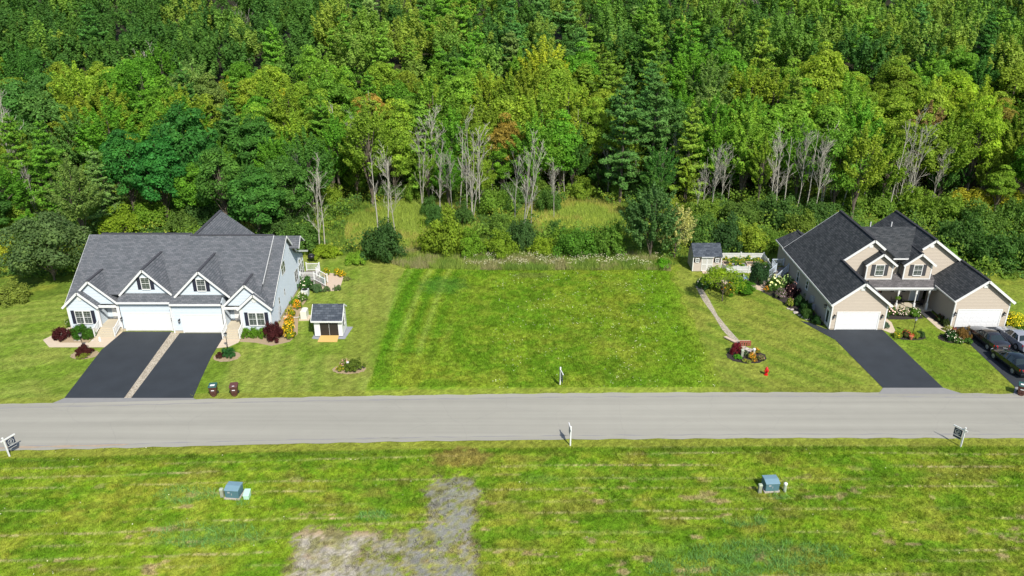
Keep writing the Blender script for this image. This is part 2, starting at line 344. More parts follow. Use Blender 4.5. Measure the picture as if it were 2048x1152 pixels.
    fl = sm(113,124,y+(n1-.5)*8)*(1-m1*.8); b = mixc(b, (.03,.028,.014), fl)
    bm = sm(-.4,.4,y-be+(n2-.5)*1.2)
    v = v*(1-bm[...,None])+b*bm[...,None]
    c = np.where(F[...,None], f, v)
    wood = (1-sm(.02,.06,c[...,1]-c[...,2]))[...,None]      # leave gravel, straw alone; grass gets greener
    k_ = np.where((y < rn+.3)[...,None], np.array([1.,1.,1.]), np.where(lot[...,None], np.array([1.03,1.20,.72]), np.where((x > 0)[...,None], np.array([.77,.90,.54]), np.array([.88,1.02,.62]))))
    c = c*(k_*(1-wood)+wood)
    c = c*(.52+.96*n3[...,None])*(.82+.36*n2[...,None])*(.8+.4*fbm(x*2.6,y*2.6,99,2)[...,None])
    return np.clip(c, .005, .8)
def axis_lines(segs):
    out = []
    for a, b, d in segs: out += list(np.arange(a, b, d))
    return np.array(out+[segs[-1][1]])
gxs = axis_lines([(-1500,-300,120),(-300,-100,20),(-100,-62,3),(-62,62,.2),(62,100,3),(100,300,20),(300,1500,120)])
gys = axis_lines([(-300,0,50),(0,34,4),(34,98,.2),(98,135,.6),(135,340,5),(340,1500,100)])
GX, GY = np.meshgrid(gxs, gys); NX, NY = len(gxs), len(gys)
co = np.stack([GX, GY, hz(GX, GY)], -1).reshape(-1,3).astype(np.float32)
idx = np.arange(NX*NY).reshape(NY, NX)
q = np.stack([idx[:-1,:-1], idx[:-1,1:], idx[1:,1:], idx[1:,:-1]], -1).reshape(-1,4).astype(np.int32)
def fastmesh(name, co, faces, mat_, cols=None, fattr=None):
    me = bpy.data.meshes.new(name); k = faces.shape[1]
    me.vertices.add(len(co)); me.vertices.foreach_set('co', np.ascontiguousarray(co, np.float32).ravel())
    me.loops.add(faces.size); me.loops.foreach_set('vertex_index', np.ascontiguousarray(faces, np.int32).ravel())
    me.polygons.add(len(faces)); me.polygons.foreach_set('loop_start', np.arange(0, faces.size, k, dtype=np.int32))
    try: me.polygons.foreach_set('loop_total', np.full(len(faces), k, np.int32))
    except Exception: pass
    me.update(calc_edges=True)
    if cols is not None:
        a = me.color_attributes.new('Col', 'FLOAT_COLOR', 'POINT'); a.data.foreach_set('color', np.concatenate([cols, np.ones((len(cols),1))],1).astype(np.float32).ravel())
    if fattr:
        for kk, vals in fattr.items():
            a = me.attributes.new(kk, 'FLOAT', 'FACE'); a.data.foreach_set('value', vals.astype(np.float32))
    me.materials.append(mat_); o = bpy.data.objects.new(name, me); COL.objects.link(o); return o
def grass_mat(name, blades):
    m = bpy.data.materials.new(name); m.use_nodes = True; t = m.node_tree; b = t.nodes['Principled BSDF']; b.inputs['Roughness'].default_value = .9; b.inputs['Specular IOR Level'].default_value = .1
    a = t.nodes.new('ShaderNodeAttribute'); a.attribute_name = 'Col'
    if blades:
        tr = t.nodes.new('ShaderNodeBsdfTranslucent'); ms = t.nodes.new('ShaderNodeMixShader'); ms.inputs[0].default_value = .35; t.links.new(a.outputs['Color'], tr.inputs[0]); t.links.new(a.outputs['Color'], b.inputs['Base Color'])
        t.links.new(b.outputs[0], ms.inputs[1]); t.links.new(tr.outputs[0], ms.inputs[2]); t.links.new(ms.outputs[0], t.nodes['Material Output'].inputs[0]); return m
    g = t.nodes.new('ShaderNodeNewGeometry')
    n = t.nodes.new('ShaderNodeTexNoise'); n.inputs['Scale'].default_value = 9; n.inputs['Detail'].default_value = 6; n.inputs['Roughness'].default_value = .75; t.links.new(g.outputs['Position'], n.inputs['Vector'])
    mr = t.nodes.new('ShaderNodeMapRange'); mr.inputs[1].default_value = .3; mr.inputs[2].default_value = .7; mr.inputs[3].default_value = .55; mr.inputs[4].default_value = 1.5; t.links.new(n.outputs[0], mr.inputs[0])
    vm = t.nodes.new('ShaderNodeVectorMath'); vm.operation = 'SCALE'; t.links.new(a.outputs['Color'], vm.inputs[0]); t.links.new(mr.outputs[0], vm.inputs['Scale']); t.links.new(vm.outputs[0], b.inputs['Base Color'])
    bp = t.nodes.new('ShaderNodeBump'); bp.inputs['Strength'].default_value = .7; bp.inputs['Distance'].default_value = .08; t.links.new(n.outputs[0], bp.inputs['Height']); t.links.new(bp.outputs[0], b.inputs['Normal'])
    return m
M['ground'] = grass_mat('ground_grass', False); M['blade'] = grass_mat('grass_blades', True)
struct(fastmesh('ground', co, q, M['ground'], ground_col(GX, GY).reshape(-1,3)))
# ---- sheets lying on it
def sheet(name, pts, z, m):
    o = MB().add([(x,y,z) for x,y in pts], [tuple(range(len(pts)))]).build(name, m, recalc=False)
    if o.data.polygons[0].normal.z < 0: o.data.flip_normals()
    return struct(o)
def road_mat():
    m = mat('road_asphalt', (.325,.312,.262), .85, .05, .6); t = m.node_tree; b = t.nodes['Principled BSDF']; base = b.inputs['Base Color'].links[0].from_socket
    g = t.nodes.new('ShaderNodeNewGeometry')
    mp = t.nodes.new('ShaderNodeMapping'); mp.inputs['Scale'].default_value = (.03,1.1,1); mp.inputs['Rotation'].default_value = (0,0,R(-1)); n = t.nodes.new('ShaderNodeTexNoise'); n.inputs['Scale'].default_value = 1; n.inputs['Detail'].default_value = 5
    t.links.new(g.outputs['Position'], mp.inputs[0]); t.links.new(mp.outputs[0], n.inputs['Vector'])
    n2 = t.nodes.new('ShaderNodeTexNoise'); n2.inputs['Scale'].default_value = 30; n2.inputs['Detail'].default_value = 3; t.links.new(g.outputs['Position'], n2.inputs['Vector'])
    mr = t.nodes.new('ShaderNodeMapRange'); mr.inputs[1].default_value = .3; mr.inputs[2].default_value = .7; mr.inputs[3].default_value = .88; mr.inputs[4].default_value = 1.08; t.links.new(n.outputs[0], mr.inputs[0])
    mr2 = t.nodes.new('ShaderNodeMapRange'); mr2.inputs[3].default_value = .8; mr2.inputs[4].default_value = 1.2; t.links.new(n2.outputs[0], mr2.inputs[0])
    mu = t.nodes.new('ShaderNodeMath'); mu.operation = 'MULTIPLY'; t.links.new(mr.outputs[0], mu.inputs[0]); t.links.new(mr2.outputs[0], mu.inputs[1])
    vm = t.nodes.new('ShaderNodeVectorMath'); vm.operation = 'SCALE'; t.links.new(base, vm.inputs[0]); t.links.new(mu.outputs[0], vm.inputs['Scale'])
    vo = t.nodes.new('ShaderNodeTexVoronoi'); vo.feature = 'DISTANCE_TO_EDGE'; vo.inputs['Scale'].default_value = .16
    wv = t.nodes.new('ShaderNodeVectorMath'); wv.operation = 'ADD'; nn = t.nodes.new('ShaderNodeTexNoise'); nn.inputs['Scale'].default_value = .6
    t.links.new(g.outputs['Position'], nn.inputs['Vector']); t.links.new(g.outputs['Position'], wv.inputs[0]); t.links.new(nn.outputs[1], wv.inputs[1]); t.links.new(wv.outputs[0], vo.inputs['Vector'])
    cr = t.nodes.new('ShaderNodeMapRange'); cr.inputs[1].default_value = .0; cr.inputs[2].default_value = .004; cr.inputs[3].default_value = .35; cr.inputs[4].default_value = 0; t.links.new(vo.outputs[0], cr.inputs[0])
    mx = t.nodes.new('ShaderNodeMixRGB'); mx.inputs[2].default_value = (.2,.19,.18,1); t.links.new(cr.outputs[0], mx.inputs[0]); t.links.new(vm.outputs[0], mx.inputs[1]); t.links.new(mx.outputs[0], b.inputs['Base Color'])
    return m
M['road'] = road_mat(); M['gutter'] = mat('road_gutter', (.27,.26,.245), .9, .12, 3)
M['apron'] = mat('apron_asphalt', (.25,.245,.235), .85, .08, 2)
def strip(name, e1, e2, z, m):
    xs = sorted(set([p[0] for p in e1]+[p[0] for p in e2]+list(np.arange(-60,60,1.0))))
    a = [(x, float(np.interp(x,*zip(*e1)))+.05*math.sin(x*1.7)+.04*math.sin(x*4.3)) for x in xs]; b = [(x, float(np.interp(x,*zip(*e2)))+.05*math.sin(x*2.1+1)+.04*math.sin(x*5.1)) for x in xs]
    n = len(xs); o = MB().add([(x,y,z) for x,y in a]+[(x,y,z) for x,y in b], [(i,i+1,n+i+1,n+i) for i in range(n-1)]).build(name, m, recalc=False)
    if o.data.polygons[0].normal.z < 0: o.data.flip_normals()
    return struct(o)
strip('road', RN, RF, .030, M['road'])
off = lambda e, d: [(x, y+d) for x, y in e]
strip('road_gutter', off(RF,-.75), off(RF,-.62), .034, M['gutter']); strip('road_gutter', off(RN,.50), off(RN,.60), .034, M['gutter'])
sheet('sand_drift', [(x_, float(np.interp(x_,RNx,RNy))+.30+.07*math.sin(x_*2.3)) for x_ in np.arange(-44,-31,.5)]+[(x_, float(np.interp(x_,RNx,RNy))+.52+.10*math.sin(x_*1.7)*(1-(x_+44)/13)) for x_ in np.arange(-31,-44,-.5)], .042, mat('sandy_silt', (.37,.29,.21), .95, .2, 3))
sheet('driveway_apron', [(-40.6,60.1),(-34,60.4),(-28.0,60.7),(-28.46,61.0),(-39.9,61.0)], .038, M['apron'])
sheet('driveway_apron', [(33.0,61.7),(40.6,61.7),(39.36,62.75),(33.85,62.75)], .038, M['apron'])
sheet('driveway_apron', [(45.0,61.5),(52.6,61.4),(51.6,62.9),(46.0,62.9)], .038, M['apron'])
sheet('driveway', [(-39.95,61.0),(-34.62,61.0),(-35.45,74.05),(-40.55,74.05),(-40.6,73.2),(-40.9,70)], .024, M['asphalt_d'])
sheet('driveway', [(-34.0,61.0),(-28.46,61.0),(-28.9,64),(-29.45,68.5),(-29.7,73.7),(-34.5,73.7)], .024, M['asphalt_d'])
sheet('stone_strip', [(-34.66,60.75),(-33.98,60.8),(-34.45,73.7),(-35.5,73.95)], .020, M['stone'])
sheet('walkway', [(-47.9,72.2),(-46.4,70.6),(-40.8,70.6),(-40.3,74.1),(-42.9,74.2),(-42.9,71.6),(-45.8,71.6),(-46.8,72.4),(-45.7,75.6),(-46.3,76.0)], .016, M['conc'])
sheet('walkway', [(-29.55,70.4),(-28.4,70.7),(-27.75,71.6),(-27.75,73.8),(-29.7,73.8)], .016, M['conc'])
sheet('driveway', [(33.85,62.75),(39.36,62.75),(39.0,70),(38.75,74.6),(33.0,74.6),(31.7,76.2),(30.9,76.6),(32.3,73.6),(33.0,72.2)], .024, M['asphalt_d'])
sheet('driveway', [(46.0,62.9),(51.6,62.9),(52.3,75.1),(46.4,75.1),(46.2,69.5)], .024, M['asphalt_d'])
sheet('walkway', [(38.75,74.5),(39.6,73.4),(39.9,73.7),(40.5,76.2),(40.2,78.9),(39.0,78.9)], .016, M['conc'])
sheet('walkway', [(44.7,79.0),(44.75,74.8),(45.3,73.4),(46.35,73.6),(46.15,75.2),(45.95,79.0)], .016, M['conc'])
# gravel path from the patio to the flower island
pp = [G(1396,572),G(1412,600),G(1432,632),G(1452,660),G(1478,688),G(1500,702)]
ps = []; pe = []
for i, p in enumerate(pp):
    w = .32+.1*math.sin(i*2.3); ps.append((p[0]-w,p[1])); pe.append((p[0]+w,p[1]))
sheet('gravel_path', ps+pe[::-1], .012, M['stone'])
# ------------------------------------------------------------------ building helpers
class Wall:
    """local frame on a wall: o origin, u to the right, n outward"""
    def __init__(s, o, u, n): s.dp = 1.; s.o = Vector(o); s.u = Vector(u).normalized(); s.n = Vector(n).normalized()
    def p(s, u, z, n): return s.o+s.u*u+Vector((0,0,z))+s.n*n
    def box(s, mb, u0, u1, z0, z1, n0, n1):
        n0 *= s.dp; n1 *= s.dp
        a = [s.p(u0,z0,n0),s.p(u1,z0,n0),s.p(u1,z1,n0),s.p(u0,z1,n0)]
        return mb.prism(a, s.n*(n1-n0))
def window(par, W, uc, z0, z1, w, sashes=1, shutters=None, rows=3, cols=2, grid=True, sw=.36, name='window', t=.07, dp=1.):
    f = MB(); W = W if dp == 1. else Wall(W.o, W.u, W.n*1.); W.dp = dp
    W.box(f, uc-w/2-t, uc-w/2, z0-t, z1+t, .0, .06); W.box(f, uc+w/2, uc+w/2+t, z0-t, z1+t, .0, .06)
    W.box(f, uc-w/2, uc+w/2, z1, z1+t, .0, .06); W.box(f, uc-w/2, uc+w/2, z0-t-.02, z0, .0, .09)
    sw_ = w/sashes
    for i in range(1, sashes): W.box(f, uc-w/2+i*sw_-.06, uc-w/2+i*sw_+.06, z0, z1, .0, .058)
    W.box(f, uc-w/2+.001, uc+w/2-.001, (z0+z1)/2-.022, (z0+z1)/2+.022, .0, .05)
    if grid:
        for i in range(sashes):
            a = uc-w/2+i*sw_
            for k in range(1, cols): W.box(f, a+k*sw_/cols-.005, a+k*sw_/cols+.005, z0+.002, z1-.002, .0, .032)
            for k in range(1, rows*2):
                if k != rows: zz = z0+(z1-z0)*k/(rows*2); W.box(f, a+.01, a+sw_-.01, zz-.005, zz+.005, .0, .030)
    fo = f.build(name, M['white'], par); g = MB(); W.box(g, uc-w/2+.003, uc+w/2-.003, z0+.003, z1-.003, .004, .022); g.build('pane', M['glass'], fo)
    if shutters:
        for sd in (-1, 1):
            s_ = MB(); a = uc+sd*(w/2+t+.015); b = a+sd*sw
            W.box(s_, min(a,b), max(a,b), z0-t, z1+t, .0, .045)
            for zz in (z0-t+.05, (z0+z1)/2-.03, z1+t-.11): W.box(s_, min(a,b)+.03, max(a,b)-.03, zz, zz+.06, .045, .06)
            s_.build('shutter', M[shutters], par)
    return fo
def garage_door(par, W, u0, u1, z1, z0=.08):
    fr = MB(); t = .13
    W.box(fr, u0-t, u0, z0-.04, z1+t, .0, .05); W.box(fr, u1, u1+t, z0-.04, z1+t, .0, .05); W.box(fr, u0, u1, z1, z1+t, .0, .05)
    fr.build('door_frame', M['white'], par)
    d = MB(); n = 4
    for i in range(n):
        a = z0+(z1-z0)*i/n; b = z0+(z1-z0)*(i+1)/n; W.box(d, u0+.004, u1-.004, a+.008, b-.008, .0, .022)
        m_ = int(round((u1-u0)/.62))
        for k in range(m_):
            c = u0+(u1-u0)*(k+.5)/m_; W.box(d, c-.22, c+.22, a+.12, b-.12, .022, .030)
    W.box(d, u0+.006, u1-.006, z0+.01, z1-.01, .0, .012)
    return d.build('garage_door', M['door'], par)
def wall_lamp(par, W, u, z):
    b = MB(); W.box(b, u-.06, u+.06, z+.1, z+.3, 0, .04); W.box(b, u-.03, u+.03, z+.24, z+.28, .04, .16)
    W.box(b, u-.08, u+.08, z-.05, z+.0, .08, .24); W.box(b, u-.09, u+.09, z+.2, z+.25, .07, .25); 
    for du in (-.07,.07): W.box(b, u+du-.01, u+du+.01, z, z+.2, .09, .11); W.box(b, u+du-.01, u+du+.01, z, z+.2, .21, .23)
    o = b.build('wall_lamp', M['black'], par); g = MB(); W.box(g, u-.05, u+.05, z+.005, z+.195, .11, .21); g.build('lamp_glass', M['grey'], o)
def front_door(par, W, uc, z0, z1, w=.9, glass=True, m='white'):
    f = MB(); t = .1
    W.box(f, uc-w/2-t, uc-w/2, z0, z1+t, 0, .06); W.box(f, uc+w/2, uc+w/2+t, z0, z1+t, 0, .06); W.box(f, uc-w/2, uc+w/2, z1, z1+t, 0, .06)
    f.build('door_frame', M['white'], par)
    d = MB(); W.box(d, uc-w/2+.003, uc+w/2-.003, z0+.01, z1-.003, 0, .035); 
    for a, b in ((.12,.42),(.5,.9)):
        W.box(d, uc-w*.36, uc-w*.06, z0+(z1-z0)*a, z0+(z1-z0)*b, .035, .045); W.box(d, uc+w*.06, uc+w*.36, z0+(z1-z0)*a, z0+(z1-z0)*b, .035, .045)
    o = d.build('door', M[m], par); h = MB(); W.box(h, uc+w*.38, uc+w*.43, z0+.9, z0+1.0, .035, .09); h.build('handle', M['grey'], o)
    return o
def railing(par, pts, h=.9, m='white', name='railing', post=.11, gap=.13, ends=True):
    b = MB()
    for i in range(len(pts)-1):
        p = Vector(pts[i]); q = Vector(pts[i+1]); L = (Vector((q.x,q.y,0))-Vector((p.x,p.y,0))).length
        b.beam(p+Vector((0,0,h)), q+Vector((0,0,h)), .07, .07); b.beam(p+Vector((0,0,.12)), q+Vector((0,0,.12)), .05, .06)
        n = max(2, int(L/gap))
        for k in range(1, n):
            r_ = p.lerp(q, k/n); b.box(r_.x-.016, r_.x+.016, r_.y-.016, r_.y+.016, r_.z+.14, r_.z+h-.03)
    for p in pts: b.box(p[0]-post/2, p[0]+post/2, p[1]-post/2, p[1]+post/2, p[2]-.02, p[2]+h+.12); b.box(p[0]-post*.65, p[0]+post*.65, p[1]-post*.65, p[1]+post*.65, p[2]+h+.12, p[2]+h+.16)
    return b.build(name, M[m], par)
def cap(par, p, q, w, h, m='ridge'): b = MB(); b.beam(p, q, w, h); return b.build('ridge_cap', M[m], par)
def slab(mb, pts, t=.14):
    p = [Vector(q) for q in pts]; n = (p[1]-p[0]).cross(p[2]-p[0]).normalized()
    if n.z < 0: n = -n
    return mb.prism(p, -n*t)
def steps(par, x0, x1, yb, yf, ztop, n, m='stepc'):
    b = MB(); d = (yb-yf)/n
    for i in range(n): b.box(x0, x1, yf+i*d, yb+.001*i, (0 if i == 0 else ztop*i/n+.0005), ztop*(i+1)/n)
    return b.build('porch_steps', M[m], par)

# ------------------------------------------------------------------ pale blue duplex on the left
CX = -34.95
h1 = thing('duplex_house', (CX, 78, 0), 'pale blue two-unit house with grey shingle roof and two white garage doors', 'house')
walls = MB(); found = MB(); trim = MB(); roofm = MB()
T = .12
def unit(s, y0, g, e, w, doors, rail_mesh=True):
    """s=+1 right unit, -1 left unit. g garage width, e end of entry, w end of wing, all measured out from the party wall"""
    X = lambda a: CX+s*a
    P = lambda a, b, z: (X(a), y0+b, z)
    RY, RZ = y0+7.75, 8.0                                   # ridge
    sl = (RZ-3.44)/(RY-(y0-.25)); mz = lambda b: 3.44+sl*(b+.25)
    # walls
    walls.prism([P(.02,0,.3),P(g,0,.3),P(g,0,3.44),P(.02,0,3.44)], (0,T,0))
    walls.prism([P(g,.0,.3),P(g,1.9,.3),P(g,1.9,4.3),P(g,0,3.4)], (-s*T,0,0))
    walls.prism([P(g+.01,1.9,.5),P(e-.01,1.9,.5),P(e-.01,1.9,4.4),P(g+.01,1.9,4.4)], (0,T,0))
    walls.prism([P(e,.01,.3),P(e,1.9,.3),P(e,1.9,3.0),P(e,.01,3.0)], (s*T,0,0))
    cw = (e+w)/2; hw = (w-e)/2
    walls.prism([P(e+.001,0,.3),P(w-.003,0,.3),P(w-.003,0,3.06),P(cw,0,3.06+hw*.92),P(e+.001,0,3.06)], (0,T,0))
    # wide gable behind
    bl = g-.1; br = w+.25; bc = (bl+br)/2; bh = (br-bl)/2; bz = 2.9; bp = bz+bh*.95
    walls.prism([P(bl+.2,.5,bz+.02),P(br-.35,.5,bz+.02),P(br-.35,.5,bz+.12),P(bc,.5,bp-.16),P(bl+.2,.5,bz+.15)], (0,T,0))
    # outer side wall
    yb = 88.0
    prof = [(y0+.004,.3),(yb,.3),(yb,3.35),(RY+3.1,4.8),(RY,7.74),(y0+.5,2.9),(y0+.004,2.9)]
    walls.prism([(X(w),y,z) for y, z in prof], (-s*T,0,0))
    # foundation
    found.prism([P(.03,.03,0),P(g-.01,.03,0),P(g-.01,.03,.3),P(.03,.03,.3)], (0,.2,0)); found.prism([P(e+.02,.03,0),P(w-.02,.03,0),P(w-.02,.03,.3),P(e+.02,.03,.3)], (0,.2,0))
    found.prism([(X(w)-s*.03,y0+.05,0),(X(w)-s*.03,yb,0),(X(w)-s*.03,yb,.3),(X(w)-s*.03,y0+.05,.3)], (-s*.2,0,0))
    found.prism([P(g-.02,.24,0),P(g-.02,1.9,0),P(g-.02,1.9,.3),P(g-.02,.24,.3)], (-s*.2,0,0))
    # main roof: raised slab over the unit, lower strip over the wing end
    r1 = w-1.05
    slab(roofm, [P(.002,-.25,3.44),P(g-.1,-.25,3.44),P(g-.1,7.75,RZ),P(.002,7.75,RZ)])
    slab(roofm, [P(g-.1,.6,mz(.6)),P(r1,.6,mz(.6)),P(r1,7.75,RZ),P(g-.1,7.75,RZ)])
    slab(roofm, [P(r1-.3,.3,3.02),P(w+.3,.3,3.02),P(w+.3,7.75,RZ-.11),P(r1-.3,7.75,RZ-.11)])
    slab(roofm, [P(.002,7.75,RZ),P(r1,7.75,RZ),P(r1,11,4.98),P(.002,11,4.98)])
    slab(roofm, [P(r1,7.75,RZ-.11),P(w+.3,7.75,RZ-.11),P(w+.3,11,4.9),P(r1,11,4.9)])
    slab(roofm, [P(.002,10.9,5.02),P(w+.4,10.9,5.02),P(w+.4,15.1,3.4),P(.002,15.1,3.4)])
    cap(h1, P(0,7.75,RZ+.01),P(r1,7.75,RZ+.01),.3,.05)
    if s > 0: trim.beam(P(r1+.03,2.0,mz(2.0)-.06),P(r1+.03,7.7,RZ-.07),.03,.13)
    # rakes on the outer side
    trim.beam(P(w+.32,.25,2.90),P(w+.32,7.75,RZ-.22),.04,.13); trim.beam(P(w+.325,7.75,RZ-.2),P(w+.325,10.95,4.86),.05,.2); trim.beam(P(w+.425,10.95,4.9),P(w+.425,15.1,3.3),.05,.2)
    # garage eave gutter
    trim.box(X(.0)+s*.01, X(g+.02), y0-.37, y0-.26, 3.26, 3.44)
    # garage dormer
    dl, dr, dc, dpz, dby = doors['dorm']
    dw = (dr-dl)/2; dz0 = mz(.75)+.0; dslope = (dpz-(dz0-.05))/dw
    walls.prism([P(dl+.25,.75,dz0),P(dr-.25,.75,dz0),P(dc,.75,dz0+(dw-.25)*dslope-.12)], (0,T,0))
    yb2 = (dpz-3.44)/sl-.25
    for q, c_ in ((dl,1),(dr,-1)):
        slab(roofm, [P(q,.45,dz0-.05),P(dc,.45,dpz),P(dc,yb2+.5,dpz),P(q,.9,dz0-.05)], .12)
        trim.beam(P(q,.44,dz0-.17),P(dc,.44,dpz-.12),.05,.2)
    cap(h1, P(dc,.44,dpz+.01),P(dc,yb2+.0,dpz+.01),.26,.05)
    Wd = Wall((0,y0+.75,0),(1,0,0),(0,-1,0)); window(h1, Wd, X(dc)+.0, 4.5, 5.72, .8, 1, 'navy')
    # wide gable roof
    for q, c_ in ((bl,1),(br,-1)):
        yv = (bp-3.44)/sl-.25
        slab(roofm, [P(q,.22,bz),P(bc,.22,bp),P(bc,yv+.6,bp),P(q,1.2,bz)], .12); trim.beam(P(q,.21,bz-.1),P(bc,.21,bp-.12),.05,.2)
    cap(h1, P(bc,.2,bp+.01),P(bc,yv,bp+.01),.26,.05)
    # small wing gable roof
    sp = 3.06+(hw+.35)*.92-.32+.06
    for q in (e-.35, w+.35):
        z_ = 2.86; slab(roofm, [P(q,-.3,z_),P(cw,-.3,z_+(hw+.35)*.92),P(cw,.5,z_+(hw+.35)*.92),P(q,.5,z_)], .12); trim.beam(P(q,-.31,z_-.11),P(cw,-.31,z_+(hw+.35)*.92-.12),.05,.22)
    trim.box(X(w)-.07, X(w)+.07, y0-.015, y0+.12, .28, 2.85); trim.box(X(e)-.07, X(e)+.07, y0-.015, y0+.12, .28, 2.85)
    trim.box(X(g)-.06, X(g)+.06, y0-.02, y0+.1, .28, 3.2); trim.box(X(e)-.06, X(e)+.06, y0+.13, y0+.14, .3, .31)
    trim.beam(P(g+.12,.0,.5),P(g+.12,.0,2.95),.16,.16,(0,1,0)); trim.beam(P(e-.13,.0,.5),P(e-.13,.0,2.95),.16,.16,(0,1,0))
    trim.box(X(g+.04), X(e-.04), y0-.07, y0+.07, 2.72, 2.95)
    Wf = Wall((0,y0,0),(1,0,0),(0,-1,0))
    window(h1, Wf, X(cw), .95, 2.3, 1.55, 2, 'navy')
    v = MB(); c0 = Vector(P(cw,-.001,3.75)); v.prism([c0+Vector((.26*math.cos(a*math.pi/8),0,.26*math.sin(a*math.pi/8))) for a in range(16)], (0,-.04,0)); v.build('gable_vent', M['white'], h1)
    garage_door(h1, Wf, doors['g'][0], doors['g'][1], 2.02)
    for u in (doors['g'][0]-.32, doors['g'][1]+.28):
        if u < X(max(0,g)) if s > 0 else True: wall_lamp(h1, Wf, u, 1.35)
    We = Wall((0,y0+1.9,0),(1,0,0),(0,-1,0)); de = front_door(h1, We, X((g+e)/2+.05), .55, 2.6, .9)
    if s < 0:
        wr = MB()
        ring = [(X((g+e)/2+.05)+.2*math.cos(t*math.pi/6), y0+1.9-.08, 1.95+.2*math.sin(t*math.pi/6)) for t in range(13)]
        wr.tube(ring, .07, 6, False); wr.build('wreath', M['wreath'], de)
    # porch floor, steps, rails
    pf = MB(); pf.box(X(g+.01), X(e-.01), y0+.02, y0+1.89, .0, .55); pf.build('porch_floor', M['stepc'], h1)
    lo, hi = sorted((X(g+.25), X(e-.1))); steps(h1, lo, hi, y0+.015, y0-1.5, .55, 5)
    for xx in (lo-.07, hi+.07): railing(h1, [(xx,y0-.05,.55),(xx,y0-1.45,.12)], .85, post=.09)
M['wreath'] = mat('dried_wreath', (.16,.05,.04), .9, .5, 30)
unit(1, 73.75, 5.25, 7.2, 10.1, dict(dorm=(.35,6.05,3.2,6.75,0), g=(-33.95,-29.95)))
unit(-1, 74.2, 5.6, 7.9, 10.9, dict(dorm=(0.0,5.5,2.68,6.75,0), g=(-40.1,-35.45)))
# party wall line: white rake between the stepped roofs, downspouts
walls.prism([(CX+.02,73.9,3.3),(CX+.02,81.5,7.9),(CX+.02,81.95,8.0),(CX+.02,74.2,3.4)], (-.04,0,0))
trim.box(-35.02,-34.9,73.62,73.735,.05,3.2); trim.box(-29.62,-29.54,73.63,73.72,.1,3.2)
# rear cross gable
for q in (-1,1):
    slab(roofm, [(-34.6,82.2,7.9),(-34.6,90.2,7.9),(-34.6+q*5.5,90.2,3.5),(-34.6+q*5.5,82.2,3.5)])
cap(h1, (-34.6,82.0,7.92),(-34.6,90.25,7.92),.3,.06)
walls.prism([(-39.4,90,.3),(-29.8,90,.3),(-29.8,90,3.9),(-34.6,90,7.6),(-39.4,90,3.9)], (0,-T,0)); walls.prism([(-39.4,88,.3),(-39.4,90,.3),(-39.4,90,3.8),(-39.4,88,3.8)], (T,0,0)); walls.prism([(-29.8,88,.3),(-29.8,90,.3),(-29.8,90,3.8),(-29.8,88,3.8)], (-T,0,0))
walls.prism([(-45.8,88,.3),(-39.5,88,.3),(-39.5,88,3.4),(-45.8,88,3.4)], (0,-T,0)); walls.prism([(-29.7,88,.3),(-24.86,88,.3),(-24.86,88,3.4),(-29.7,88,3.4)], (0,-T,0))
# small cross gable at the back right end
for q, yy in ((-1,82.9),(1,85.5)):
    slab(roofm, [(-28.5,84.0,7.0),(-23.75,84.0,7.0),(-23.75,yy,5.9),(-28.5,yy,5.9)], .12); trim.beam((-23.73,84.0,6.92),(-23.73,yy,5.84),.04,.12)
walls.prism([(-24.9,83.0,5.7),(-24.9,85.0,5.7),(-24.9,84.0,6.8)], (-.4,0,0))
# side windows of the right unit
Ws = Wall((-24.85,0,0),(0,1,0),(1,0,0))
window(h1, Ws, 79.95, 4.15, 5.4, 1.35, 2, rows=1, cols=1, grid=False, t=.045, dp=.25); window(h1, Ws, 84.5, 1.3, 2.6, 1.35, 2, rows=1, cols=1, grid=False, t=.045, dp=.25)
window(h1, Ws, 79.4, 1.8, 2.5, .34, 1, grid=False, t=.02, dp=.25); window(h1, Ws, 77.2, 1.75, 2.5, .34, 1, grid=False, t=.02, dp=.25)
for k in range(3): window(h1, Ws, 86.05+k*.72, .9, 2.55, .56, 1, grid=False, t=.05, dp=.3)
for k in range(2): window(h1, Ws, 86.35+k*.85, 2.78, 3.15, .65, 1, grid=False, t=.05, dp=.3)
walls.build('wall', M['blue_siding'], h1); found.build('foundation', M['found'], h1); trim.build('trim', M['white'], h1)
roofm.build('roof', M['sh_bx'], h1)
mt = MB(); mt.box(-24.84,-24.66,76.55,76.85,1.0,1.7); mt.box(-24.84,-24.7,76.3,76.45,.2,1.2); mt.build('utility_meter', M['grey'], h1)
# deck beside the rear corner
dk = thing('deck', (-24, 87, 0), 'white railed deck with steps at the rear corner of the pale blue house', 'deck')
b = MB(); b.box(-24.83,-23.1,85.6,88.6,.75,.87); b.build('floor', M['deck'], dk)
for x, y in ((-23.2,85.7),(-23.2,88.5),(-24.6,85.7)): b = MB(); b.box(x-.07,x+.07,y-.07,y+.07,0,.74); b.build('support_post', M['white'], dk)
railing(dk, [(-24.75,85.65,.87),(-23.15,85.65,.87)], .9); railing(dk, [(-23.15,86.9,.87),(-23.15,88.55,.87),(-24.7,88.55,.87)], .9)
railing(dk, [(-23.1,85.62,.87),(-21.9,85.62,.1)], .9); railing(dk, [(-23.1,86.85,.87),(-21.9,86.85,.1)], .9)
b = MB()
for i in range(4): b.box(-23.1+i*.28,-22.8+i*.28,85.7,86.8,.0,.70-i*.18)
b.build('stairs', M['deck'], dk)
